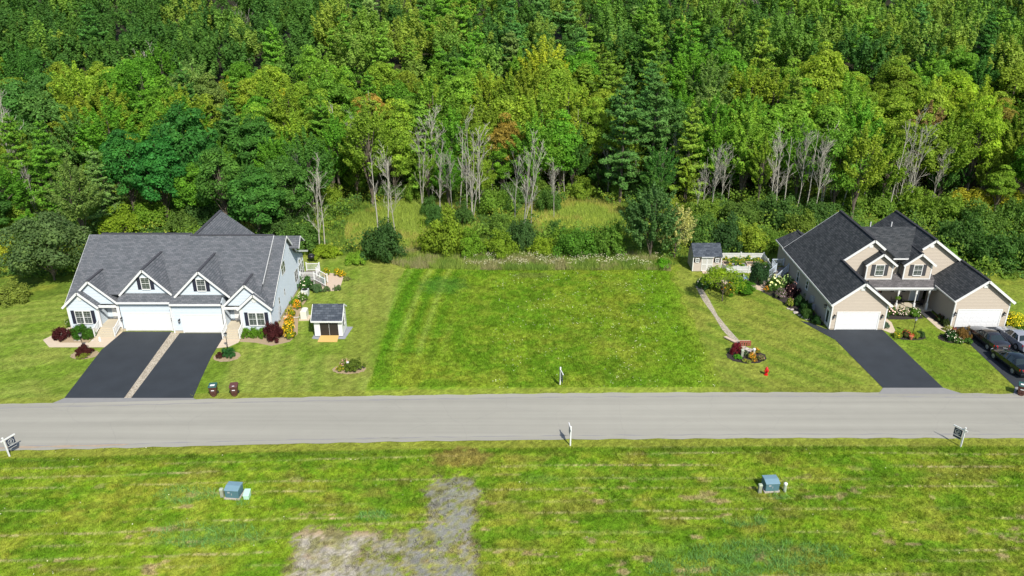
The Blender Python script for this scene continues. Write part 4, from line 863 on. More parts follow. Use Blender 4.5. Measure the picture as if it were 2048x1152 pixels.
b = MB(); b.tube([(-.05,.15,.2),(.05,.15,.2)], .2, 14); b.build('wheel', M['tyre'], t)
for s in (-1,1): b = MB(); b.tube([(s*.12,.3,.12),(s*.3,.33,.9),(s*.32,.3,1.4)], .022, 6); b.build('handle', M['wood'], t)
t.location = (-22.2,86.0,0); t.rotation_euler = (0,0,R(-50))
t = thing('barbecue', (0,0,0), 'black covered barbecue on the grass behind the blue house', 'barbecue')
b = MB(); b.lathe([(.1,.45),(.36,.5),(.42,.75),(.4,.95),(.26,1.12),(.05,1.17)], 14); b.build('kettle', M['black'], t, smooth=True); 
for k in range(3): b = MB(); b.tube([(.2*math.cos(k*2.1),.2*math.sin(k*2.1),.55),(.4*math.cos(k*2.1),.4*math.sin(k*2.1),0)], .025, 5); b.build('leg', M['black'], t)
b = MB(); b.tube([(.15,0,1.14),(.15,0,1.2),(-.15,0,1.2),(-.15,0,1.14)], .015, 5); b.build('handle', M['grey'], t)
t.location = (-25.35,93.6,0); t.scale = (1.15,1.15,.85)
# lamp posts
def lamp(x, y, lab):
    t = thing('lamp_post', (x,y,0), lab, 'lamp post', 'garden lamp posts'); b = MB(); b.lathe([(.09,0),(.07,.15),(.035,.2),(.03,1.55),(.06,1.58),(.06,1.62)], 10, (x,y,0)); b.tube([(x-.16,y,1.42),(x+.16,y,1.42)], .014, 5); b.build('pole', M['black'], t)
    b = MB(); b.add([(x+.07*i,y+.07*j,1.62) for i,j in ((-1,-1),(1,-1),(1,1),(-1,1))]+[(x+.12*i,y+.12*j,1.9) for i,j in ((-1,-1),(1,-1),(1,1),(-1,1))], [(0,3,2,1),(4,5,6,7),(0,1,5,4),(1,2,6,5),(2,3,7,6),(3,0,4,7)]); h = b.build('lantern', M['grey'], t)
    b = MB(); b.add([(x+.15*i,y+.15*j,1.9) for i,j in ((-1,-1),(1,-1),(1,1),(-1,1))]+[(x,y,2.03)], [(0,1,4),(1,2,4),(2,3,4),(3,0,4),(0,3,2,1)]); b.build('lantern_cap', M['black'], h)
lamp(-42.6,69.95,'black lantern post in front of the left unit of the blue house'); lamp(-28.25,69.95,'black lantern post beside the steps right of the second driveway'); lamp(41.45,73.4,'black lantern post in the flower bed before the beige house porch')
# flower-island pieces
t = thing('garden_bench', (23.4,71.0,0), 'small reddish wooden bench at the lower end of the gravel path', 'bench'); b = MB(); b.box(22.85,24.0,70.9,71.3,.38,.44); b.build('seat', M['pinksand'], t)
b = MB(); 
for k in range(5): b.box(22.9+k*.24,23.05+k*.24,70.85,70.88,.02,.55)
b.box(22.85,24.0,70.84,70.89,.5,.6); b.build('slat_front', M['redwood'], t)
for xx in (22.9,23.95):
    b = MB(); b.box(xx-.04,xx+.04,71.2,71.28,0,.38); b.build('leg', M['redwood'], t)
t = thing('wooden_board_walk', (22.6,71.7,0), 'weathered plank laid along the gravel path above the bench', 'plank'); b = MB(); b.prism([(21.7,72.6,.08),(22.0,72.75,.08),(23.0,71.25,.08),(22.7,71.1,.08)], (0,0,.1)); b.build('board', M['pinksand'], t)
def disc(name, cx, cy_, rx, ry, z, m, n=28, jit=.06):
    return sheet(name, [(cx+rx*(1+jit*math.sin(k*3.1+cx))*math.cos(2*math.pi*k/n), cy_+ry*(1+jit*math.sin(k*2.3+cy_))*math.sin(2*math.pi*k/n)) for k in range(n)], z, m)
disc('mulch_bed', 23.0, 68.75, 1.95, 1.45, .016, M['mulch'])
def rock(x, y, s, lab, g, m='rock'):
    b = bmesh.new(); bmesh.ops.create_icosphere(b, subdivisions=2, radius=1)
    for v in b.verts:
        n = 1+.25*math.sin(v.co.x*3.1+x*7)*math.cos(v.co.y*2.7+y*5)+.12*math.sin(v.co.z*5+x); v.co = Vector((v.co.x*s*n, v.co.y*s*.8*n, max(-.1,v.co.z)*s*.6*n))
    me = bpy.data.meshes.new('rock'); b.to_mesh(me); b.free(); me.materials.append(M[m]); o = bpy.data.objects.new('rock', me); COL.objects.link(o); o.location = (x,y,.02); return tag(o, lab, 'rock', g)
for i, (px, py) in enumerate([(1583,688),(1587,690),(1592,700),(1600,706),(1606,709),(1611,712)]):
    pass
for i, (x, y) in enumerate([(30.55,79.55),(30.85,79.3),(31.0,78.5),(31.25,77.9),(31.5,77.4),(31.75,77.0)]): rock(x, y, .2+.06*(i%3), 'pale boulder edging the shrub bed left of the beige house, %s' % ['first from the back','second from the back','third from the back','third from the front','second from the front','nearest the side door'][i], 'bed edge rocks')
for i, (x, y) in enumerate([(-44.5,72.05),(-44.1,72.0),(-42.75,72.05)]): rock(x, y, .16, 'small white stone edging the hedge by the left unit, %s of three' % ['leftmost','middle','rightmost'][i], 'white edging stones', 'rock')
b = MB(); b.lathe([(.12,0),(.14,.15),(.09,.3),(.11,.38),(.07,.48),(.03,.52)], 12, (-41.9,71.9,0)); tag(b.build('garden_statue', M['white'], None), 'small white garden statue at the right end of the hedge', 'statue')
sheet('mulch_bed', [(-46.9,72.2),(-45.8,71.5),(-43,71.5),(-42.95,74.1),(-45.75,74.1)], .010, M['tanbed'])
disc('mulch_bed', -42.1, 69.1, 1.35, .95, .010, M['tanbed']); disc('mulch_bed', -27.95, 68.7, 1.3, 1.05, .010, M['tanbed'])
sheet('mulch_bed', [(-27.7,73.7),(-27.7,71.8),(-26,71.6),(-24.2,70.9),(-22.6,71.8),(-22.2,73.5),(-23.0,77),(-23.4,80),(-23.2,82.4),(-24.8,82.4),(-24.8,73.75)], .010, M['tanbed'])
sheet('garden_path', [(-23.0,84.2),(-20.1,84.5),(-20.4,89.3),(-23,90)], .010, M['pinksand'])
disc('mulch_bed', -15.5, 66.2, 1.6, .9, .010, M['tanbed'])
sheet('mulch_bed', [(33.1,75.6),(33.1,88),(31.4,86.6),(29.0,84.8),(28.9,84.3),(30.4,81.5),(30.7,79.6),(31.6,77.2),(32.6,75.4)], .010, M['mulch'])
sheet('mulch_bed', [(39.4,78.8),(44.6,78.8),(44.4,77.2),(42,76.9),(39.6,77)], .010, M['mulch'])
disc('mulch_bed', 40.9, 72.9, 1.7, .75, .010, M['mulch']); disc('mulch_bed', 45.2, 72.5, 1.5, 1.1, .012, M['mulch'])
sheet('mulch_bed', [(45.95,79),(45.1,78.8),(45.5,75),(46.1,75)], .020, M['mulch'])
# ------------------------------------------------------------------ cars
def car(x, y, rz, body, lab, spoiler=False):
    t = thing('parked_car', (0,0,0), lab, 'car', 'cars parked on the right driveway'); L = 4.85
    bm_ = mat('car_paint_'+body[0], body[1], .22, .03, 2, metal=.35, coat=.6, spec=.5)
    # stations: x from front(0) to rear, half width, sill z, belt z, roof z, roof half width
    S = [(-.0,.62,.38,.60,.62,.5),(.12,.80,.24,.70,.73,.6),(.45,.88,.2,.78,.82,.68),(1.0,.91,.2,.86,.92,.72),(1.45,.92,.2,.92,.98,.74),(2.1,.92,.2,.94,1.36,.60),(2.45,.92,.2,.945,1.43,.60),(3.0,.92,.2,.95,1.43,.59),(3.45,.92,.2,.955,1.36,.58),(4.0,.91,.2,.99,1.06,.68),(4.45,.88,.22,1.0,1.04,.66),(4.75,.82,.26,.95,.99,.6),(4.85,.70,.38,.78,.80,.5)]
    def ringp(s):
        x_, w, zs, zb, zr, wr = s
        half = [(0,zs),(w*.85,zs),(w*.98,zs+.14),(w,(zs+zb)/2+.06),(w*.97,zb),(wr,zr-.02),(wr*.6,zr+.025),(0,zr+.04)]
        return [(a, z) for a, z in half]+[(-a, z) for a, z in half[-2:0:-1]]
    vs = []; n = None; win = MB(); body_ = MB()
    for s in S:
        r_ = ringp(s); n = len(r_); vs += [(a, -(s[0]-L/2), z) for a, z in r_]
    fs = []; glass_f = []
    for i in range(len(S)-1):
        for k in range(n):
            f = (i*n+k, i*n+(k+1)%n, (i+1)*n+(k+1)%n, (i+1)*n+k)
            kk = min(k, n-1-k)
            side = kk == 4 and 4 <= i <= 8 ; screen = kk in (5,6) and i in (4,8)
            (glass_f if (side or screen) else fs).append(f)
    fs += [tuple(range(n-1,-1,-1)), tuple(range((len(S)-1)*n, len(S)*n))]
    body_.add(vs, fs); 
    # pillars over the glass
    def PT(i, k, o=.012): v = Vector(vs[i*n+k]); return v
    for sg in (0,1):
        K4, K5 = (4,5) if sg == 0 else (n-4, n-5)
        o_ = Vector(((.015 if sg == 0 else -.015),0,.01))
        body_.beam(PT(4,K4)+o_, PT(5,K5)+o_, .07, .05); body_.beam(PT(9,K4)+o_, PT(8,K5)+o_, .12, .05); body_.beam((PT(6,K4)+PT(7,K4))*.5+o_, (PT(6,K5)+PT(7,K5))*.5+o_, .07, .03)
        body_.beam(PT(4,K4)+o_, PT(9,K4)+o_, .03, .03)
        mx = (1 if sg == 0 else -1); body_.box(mx*.93, mx*1.07, .55, .72, .93, 1.05)
        for hx in (.1,-.85): body_.box(mx*.905, mx*.945, hx-.09, hx+.09, .80, .84)
    bo = body_.build('body', bm_, t, recalc=True, smooth=True)
    md = bo.modifiers.new('edge', 'EDGE_SPLIT'); md.split_angle = R(38)
    grp = {}
    for f in glass_f:
        i_, k_ = f[0]//n, f[0]%n; kk = min(k_, n-1-k_); grp.setdefault(('windscreen' if i_ == 4 else 'rear_window') if kk in (5,6) else ('side_window', k_ < n/2), []).append(f)
    for gk, fl_ in grp.items():
        used = sorted({v for f in fl_ for v in f}); mp_ = {v: q for q, v in enumerate(used)}; w2 = MB(); w2.add([vs[v] for v in used], [tuple(mp_[v] for v in f) for f in fl_]); w2.build(gk if isinstance(gk, str) else gk[0], M['carglass'], t)
    for wx in (L/2-.92, -(L/2-1.0)):
        for sx in (-1,1):
            b = MB(); b.tube([(sx*.935,wx,.33),(sx*.72,wx,.33)], .33, 20); w_ = b.build('wheel', M['tyre'], t)
            b = MB(); b.lathe([(.22,0),(.22,.01),(.19,.015)], 18); 
            for k in range(7): a = k*2*math.pi/7; b.beam((0,0,.02),(.19*math.cos(a),.19*math.sin(a),.02),.045,.02)
            me_v = [(sx*(.936+v[2]), wx+v[0], .33+v[1]) for v in b.v]; b2 = MB(); b2.add(me_v, b.f); b2.build('rim', M['rim'], w_)
            b = MB(); b.tube([(sx*.924,wx,.34),(sx*.90,wx,.34)], .375, 20); b.build('wheel_arch', M['black'], t)
    yr = -L/2
    for sx in (-1,1):
        b = MB(); b.prism([(sx*.86,yr+.24,.74),(sx*.86,yr+.24,.93),(sx*.55,yr+.045,.93),(sx*.55,yr+.03,.74)], (0,-.055,0)); b.build('tail_light', M['tail'], t, bevel=.01)
        b = MB(); b.prism([(sx*.84,-yr-.28,.58),(sx*.84,-yr-.28,.74),(sx*.5,-yr-.08,.72),(sx*.5,-yr-.06,.58)], (0,.05,0)); b.build('headlight', M['grey'], t)
    b = MB(); b.box(-.2,.2,yr-.045,yr-.02,.58,.72); b.build('number_plate', M['white'], t)
    b = MB(); b.prism([(-.8,yr+.02,.3),(.8,yr+.02,.3),(.8,yr+.02,.52),(-.8,yr+.02,.52)], (0,-.06,0)); b.build('bumper', bm_, t, bevel=.03)
    t.location = (x,y,.024); t.rotation_euler = (0,0,rz)
car(48.1, 71.55, R(3.5), ('charcoal', (.035,.033,.037)), 'dark charcoal saloon car in front of the open-white garage door, left of the silver car'.replace('open-white','white')); car(50.95, 71.5, R(2), ('silver', (.42,.43,.46)), 'silver saloon car at the far right of the driveway'); car(47.85, 66.75, R(3), ('darkgreen', (.012,.017,.020)), 'dark green-black saloon car nearest the road on the right driveway')
# ------------------------------------------------------------------ foliage meshes
rs = np.random.RandomState(11)
def unit_dirs(n, r=rs):
    d = r.normal(size=(n,3)); return d/np.linalg.norm(d, axis=1, keepdims=True)
def leaf_mesh(name, pos, nrm, size, mat_, v=None, h=None, aspect=.62, r=rs):
    """one diamond-shaped leaf spray per point"""
    n = len(pos); nrm = nrm/np.maximum(np.linalg.norm(nrm, axis=1, keepdims=True), 1e-6)
    a = np.cross(nrm, unit_dirs(n, r)); a /= np.maximum(np.linalg.norm(a, axis=1, keepdims=True), 1e-6); b = np.cross(nrm, a)
    s = (size*np.ones(n))[:,None]*(.7+.6*r.rand(n,1)); bend = nrm*s*.18
    vs = np.stack([pos-a*s, pos-b*s*aspect-bend+a*s*.1, pos+a*s, pos+b*s*aspect-bend+a*s*.1], 1).reshape(-1,3)
    me = bpy.data.meshes.new(name); f = np.arange(n*4, dtype=np.int32).reshape(-1,4)
    me.vertices.add(n*4); me.vertices.foreach_set('co', vs.astype(np.float32).ravel()); me.loops.add(n*4); me.loops.foreach_set('vertex_index', f.ravel())
    me.polygons.add(n); me.polygons.foreach_set('loop_start', np.arange(0,n*4,4,dtype=np.int32))
    try: me.polygons.foreach_set('loop_total', np.full(n,4,np.int32))
    except Exception: pass
    me.update(calc_edges=True)
    for kk, vals in (('v', r.rand(n) if v is None else v), ('h', r.rand(n)*.5 if h is None else h)):
        at = me.attributes.new(kk, 'FLOAT', 'FACE'); at.data.foreach_set('value', np.asarray(vals, np.float32))
    me.materials.append(mat_); return me
def mesh_of(mb, name, m):
    me = bpy.data.meshes.new(name); me.from_pydata([tuple(v) for v in mb.v], [], mb.f); me.materials.append(m); return me
def broadleaf(seed, H, Rc, base, nclump, per, leaf, style='round', lean=.0):
    r = np.random.RandomState(seed); ch = (H-base)/2; cz = base+ch
    P = []; N = []; V = []; Hh = []; cl = []; SZ = []
    while len(cl) < nclump:
        d = unit_dirs(1, r)[0]; 
        if d[2] < -.55: continue
        k = r.uniform(.55, .98)*(1-.22*abs(d[2]) if style == 'oval' else 1)
        prof = 1.0 if style != 'cone' else max(.25, 1-.55*max(d[2],0))
        c = np.array([d[0]*Rc*k*prof, d[1]*Rc*k*prof, cz+d[2]*ch*k*.92]); cl.append((c, d))
    cl.append((np.array([0,0,H-.7]), np.array([0,0,1.])))
    for c, d in cl:
        rc = Rc*r.uniform(.24,.42); n = int(per*r.uniform(.6,1.4)); dd = unit_dirs(n, r)+d*.55+np.array([0,0,.25]); dd /= np.linalg.norm(dd, axis=1, keepdims=True)
        if style == 'plume':
            ax = d*np.array([.8,.8,.3])+np.array([0,0,.75]); ax /= np.linalg.norm(ax); t = r.rand(n)**.8
            p = c+ax*((t-.35)*rc*2.6)[:,None]+dd*(rc*(.75-.55*t)*(.5+.5*r.rand(n)))[:,None]
        else: p = c+dd*np.array([1,1,.72])*(rc*(.55+.45*r.rand(n)**.5))[:,None]
        SZ.append(np.full(n, leaf*r.uniform(.65,1.35))); P.append(p); N.append(dd*.8+np.array([0,0,.55])+r.normal(size=(n,3))*.45); cv = r.rand(); V.append(np.clip(.8*r.rand(n)**1.5+.35*cv-.05,0,1)); Hh.append(np.clip(r.rand(n)*.35+.5*cv*r.rand(),0,1))
    P = np.concatenate(P); N = np.concatenate(N); V = np.concatenate(V); Hh = np.concatenate(Hh)
    crown = leaf_mesh('crown', P, N, np.concatenate(SZ), M['leaf'], V, Hh, r=r)
    b = MB(); tr = max(.045, H*.0145); b.tube([(0,0,-.3),(.1*r.randn(),.1*r.randn(),base*.6),(0,0,cz),(0,0,H-1.2)], [tr*1.3,tr,tr*.65,tr*.15], 7)
    for c, d in cl[:max(6,nclump//3)]:
        z0 = base*.7+r.rand()*(cz-base*.5); b.tube([(0,0,z0),tuple(np.array([c[0]*.5,c[1]*.5,(z0+c[2])/2+.3])),tuple(c)], [tr*.45,tr*.28,.03], 5)
    return crown, mesh_of(b, 'trunk', M['bark'])
def pine(seed, H, Rc, base, leaf=.34, dens=1.0):
    r = np.random.RandomState(seed); P = []; N = []; V = []; b = MB(); b.tube([(0,0,-.3),(0,0,H*.5),(0,0,H-.3)], [H*.014,H*.009,.03], 7); z = base
    while z < H-.5:
        t = (z-base)/(H-base); L = Rc*(1-t)**.55*(.55+.65*r.rand())+.35; nb = r.randint(5,8); a0 = r.rand()*6.3
        for k in range(nb):
            a = a0+2*math.pi*k/nb+r.uniform(-.25,.25); Lb = L*r.uniform(.45,1.3); up = .22+.5*t+.15*r.randn(); n = max(8, int(Lb*26*dens)); s = r.rand(n)**.7
            wid = .18+.34*Lb*.5*np.sin(np.clip(s*3.0,0,3.14))
            x = np.stack([np.cos(a)*s*Lb, np.sin(a)*s*Lb, z+s*Lb*up-.18*Lb*s*s+.12*r.randn(n)], 1); off = r.uniform(-1,1,n)*wid
            x[:,0] += -np.sin(a)*off; x[:,1] += np.cos(a)*off; P.append(x); nn = np.tile(np.array([.25*math.cos(a),.25*math.sin(a),1.]), (n,1))+r.normal(size=(n,3))*.45; N.append(nn); V.append(np.clip(.15+.5*r.rand(n)+.35*s*r.rand(n),0,1))
            if Lb > .9: b.tube([(0,0,z),(math.cos(a)*Lb*.5,math.sin(a)*Lb*.5,z+Lb*.5*up),(math.cos(a)*Lb*.9,math.sin(a)*Lb*.9,z+Lb*(up*.9-.14))], [.05,.035,.015], 4, False)
        z += (.62+.45*(1-t))*r.uniform(.6,1.5)
    n = 40; P.append(np.stack([r.randn(n)*.12, r.randn(n)*.12, H-.5+r.rand(n)*.9],1)); N.append(unit_dirs(n,r)); V.append(r.rand(n))
    P = np.concatenate(P); return leaf_mesh('crown', P, np.concatenate(N), leaf, M['needle'], np.concatenate(V), r.rand(len(P))*.3, .35, r), mesh_of(b, 'trunk', M['bark'])
def deadtree(seed, H, stems=1, spread=.26, dens=1.0):
    r = np.random.RandomState(seed); b = MB(); tw = MB(); out = []
    def branch(p, d, L, rad, lev):
        n = 3 if lev < 2 else 2; path = [p]; dd = d
        for i in range(n): dd = dd+r.normal(size=3)*(.035 if lev == 0 else .13)+np.array([0,0,.07]); dd = dd/np.linalg.norm(dd); path.append(path[-1]+dd*L/n)
        (b if lev == 0 else tw).tube([tuple(q) for q in path], [max(.013,rad*(1-.75*i/n)) for i in range(n+1)], 5 if lev == 0 else 4 if lev == 1 else 3, False)
        if lev >= 3: return
        k = int([r.randint(12,18), r.randint(4,7), r.randint(2,4)][lev]*dens)
        for i in range(k):
            t = r.uniform(.22 if lev == 0 else .25, 1); q = path[min(int(t*n),n-1)]; q2 = path[min(int(t*n),n-1)+1]; pp = q+(q2-q)*(t*n-int(t*n)) if t < 1 else q2
            side = unit_dirs(1,r)[0]; side[2] = abs(side[2])*.3; nd = d*r.uniform(.7,1.25)+side*r.uniform(.45,.9); nd /= np.linalg.norm(nd)
            branch(pp, nd, L*(spread*(1.15-t*.55) if lev == 0 else .5)*r.uniform(.6,1.3), rad*(.38 if lev == 0 else .5), lev+1)
    for s in range(stems):
        b.v, b.f, tw.v, tw.f = [], [], [], []
        o = np.array([r.randn()*.03*(stems>1), r.randn()*.03*(stems>1), -.3]); d = np.array([r.randn()*.035*stems**.7, r.randn()*.035*stems**.7, 1.]); d /= np.linalg.norm(d)
        branch(o, d, H*r.uniform(.85,1.05), .088 if stems == 1 else .068, 0)
        out += [mesh_of(b, 'trunk', M['dead']), mesh_of(tw, 'branches', M['dead'])]
    return out
def bushmesh(seed, nclump, per, leaf, flat=.8, low=True):
    r = np.random.RandomState(seed); P = []; N = []; V = []
    for k in range(nclump):
        d = unit_dirs(1,r)[0]; d[2] = abs(d[2])*1.0-.08; kk = r.uniform(.4,.86)*(1+.22*math.sin(3*math.atan2(d[1],d[0])+seed)); c = d*kk*np.array([1,1,flat])+np.array([0,0,.26]); n = int(per*r.uniform(.5,1.5)); dd = unit_dirs(n,r)+d*.5+np.array([0,0,.3]); dd /= np.linalg.norm(dd,axis=1,keepdims=True)
        P.append(c+dd*(r.uniform(.14,.36)*(.5+.6*r.rand(n)))[:,None]); N.append(dd+r.normal(size=(n,3))*.5+np.array([0,0,.4])); cv = r.rand(); V.append(np.clip(.6*r.rand(n)+.35*cv,0,1))
    P = np.concatenate(P); P[:,2] = np.maximum(P[:,2], .02); return leaf_mesh('foliage', P, np.concatenate(N), leaf, M['leaf'], np.concatenate(V), r=r)
def blossoms(seed, n, size, zmin=.55):
    r = np.random.RandomState(seed); d = unit_dirs(n*3,r); d = d[d[:,2] > .05][:n]; c = d*np.array([.92,.92,.85])+np.array([0,0,.22+.1]); return leaf_mesh('blossom', c, d+np.array([0,-.3,.8]), size, M['petal'], aspect=1.0, r=r)
BUSH = {'fine': [bushmesh(s, 26, 80, .085) for s in (1,2)], 'mid': [bushmesh(s, 40, 100, .065) for s in (3,4)], 'big': [bushmesh(s, 60, 130, .048, .9) for s in (5,6,7,8)], 'ball': [bushmesh(9, 50, 100, .055, .95)]}
BLOS = {'dots': [blossoms(1, 60, .07)], 'dense': [blossoms(2, 190, .055)], 'heads': [blossoms(3, 36, .12)], 'few': [blossoms(4, 24, .06)]}
STEM = MB(); 
for k in range(5): STEM.tube([(0,0,-.05),(.25*math.cos(k*1.26),.25*math.sin(k*1.26),.45)], [.04,.015], 4, False)
STEM = mesh_of(STEM, 'stems', M['bark'])
def bush(x, y, r_, h, col, lab, kind='mid', fl=None, flc=None, name='shrub', cat='shrub', g=None, z=None, ry=None):
    t = thing(name, (x, y, float(hz(x,y)) if z is None else z), lab, cat, g, rnd.random()*6.28)
    t.rotation_euler = (0,0,rnd.random()*6.28 if ry is None else 0)
    o = bpy.data.objects.new('foliage', rnd.choice(BUSH[kind])); COL.objects.link(o); o.parent = t; o.color = (*col,1); o.scale = (r_, r_ if ry is None else ry, h)
    if r_ > .7: s_ = bpy.data.objects.new('stem', STEM); COL.objects.link(s_); s_.parent = t; s_.scale = (r_*.8,r_*.8,h)
    if fl: f = bpy.data.objects.new('blossom', rnd.choice(BLOS[fl])); COL.objects.link(f); f.parent = t; f.color = (*flc,1); f.scale = (r_, r_ if ry is None else ry, h*1.05)
    return t
Gd = (.045,.115,.018); Gm = (.075,.155,.02); Gl = (.14,.22,.022); Gy = (.22,.25,.03); Gdk = (.022,.065,.016); Gb = (.05,.12,.06); Maroon = (.062,.016,.018); Olive = (.13,.14,.02)
YEL = (.85,.55,.02); ORG = (.85,.35,.02); WHT = (.75,.7,.6); PNK = (.6,.35,.32); CRM = (.75,.78,.38); PUR = (.35,.25,.32)
# ---- round the blue house
bush(-46.0,72.6,1.05,1.2,Maroon,'wide dark red laceleaf maple at the left front corner of the blue house','mid')
bush(-44.35,72.85,.95,1.2,(.04,.12,.012),'dark green clipped shrub under the left unit window, beside the red maple','ball'); bush(-43.35,72.6,.7,.95,(.05,.13,.015),'low green shrub left of the left unit steps','ball')
bush(-42.25,69.35,.95,.85,(.065,.02,.018),'low maroon shrub in the small bed by the left lantern post','mid'); bush(-41.9,68.6,.65,.45,(.16,.2,.03),'low yellow-green plant in front of the maroon shrub by the left lantern','fine')
bush(-46.6,75.3,.6,.9,Gm,'green perennials at the side of the left unit','fine','few',WHT)
for i, x in enumerate((-27.25,-26.45,-25.65)): bush(x,72.75,.5,.95,(.10,.22,.02),'bright green clipped shrub under the right unit window, %s of three' % ('leftmost','middle','rightmost')[i],'ball',g='row of clipped shrubs')
bush(-24.3,72.55,1.15,1.55,Maroon,'round dark red Japanese maple at the right front corner of the blue house','big')
bush(-27.7,68.75,.75,.9,(.03,.11,.03),'dark green shrub by the right lantern post','mid'); bush(-28.6,68.55,.45,.6,(.06,.025,.02),'small bronze shrub left of the green one by the right lantern','fine')
for i, (x, y, r_, c, lab) in enumerate([(-22.9,72.7,.7,YEL,'golden flower clump nearest the red maple'),(-23.3,74.1,.75,YEL,'large golden flower clump, second along the side bed'),(-23.6,75.7,.6,ORG,'orange flower clump halfway along the side bed'),(-24.0,77.8,.55,YEL,'yellow-green flower clump beside the wall behind the generator'),(-23.75,79.6,.5,ORG,'small orange flower clump in the side bed near the air conditioner')]):
    bush(x,y,r_,.95,(.13,.2,.02),lab,'fine','dense',c,'flower_clump','flowers','golden flowers along the blue house')
bush(-24.2,80.5,.55,.95,(.12,.24,.02),'bright green shrub in the side bed of the blue house','mid'); bush(-23.7,81.7,.6,1.0,Gm,'shrub with pale flowers by the air conditioner','fine','dots',WHT); bush(-23.9,84.6,.95,1.6,(.05,.13,.03),'large green shrub between the air conditioner and the deck','mid','few',WHT); bush(-22.7,84.3,.75,1.0,(.08,.15,.06),'grey-green shrub in front of the deck steps','mid')
for i, (x, y) in enumerate([(-21.6,84.4),(-20.3,84.6)]): bush(x,y,.5,.6,(.10,.16,.06),'small rounded sage-green shrub at the garden path end, %s of two' % ('left','right')[i],'mid')
for i, (x, y) in enumerate([(-21.2,89.2),(-20.5,88.6),(-22.6,89.4),(-22.5,87.9)]): bush(x,y,.5,.75,(.15,.2,.02),'yellow flower clump behind the deck, %s' % ('by the path end','at the path corner','beside the rail','nearest the wheelbarrow')[i],'fine','dense' if i < 2 else 'dots',YEL,'flower_clump','flowers')
bush(-19.8,87.6,.45,.5,(.17,.2,.07),'low grey-green tuft at the right of the garden path','fine')
bush(-15.0,66.2,.95,1.0,(.09,.14,.02),'rounded shrub in the small bed left of the empty lot','mid'); bush(-15.9,66.5,.6,.8,(.13,.2,.03),'pink-flowered perennial left of the white pedestal','fine','dots',PNK,'flower_clump','flowers'); bush(-16.3,65.9,.45,.5,(.2,.25,.03),'low yellow-green plant at the left of the small bed','fine','few',YEL)
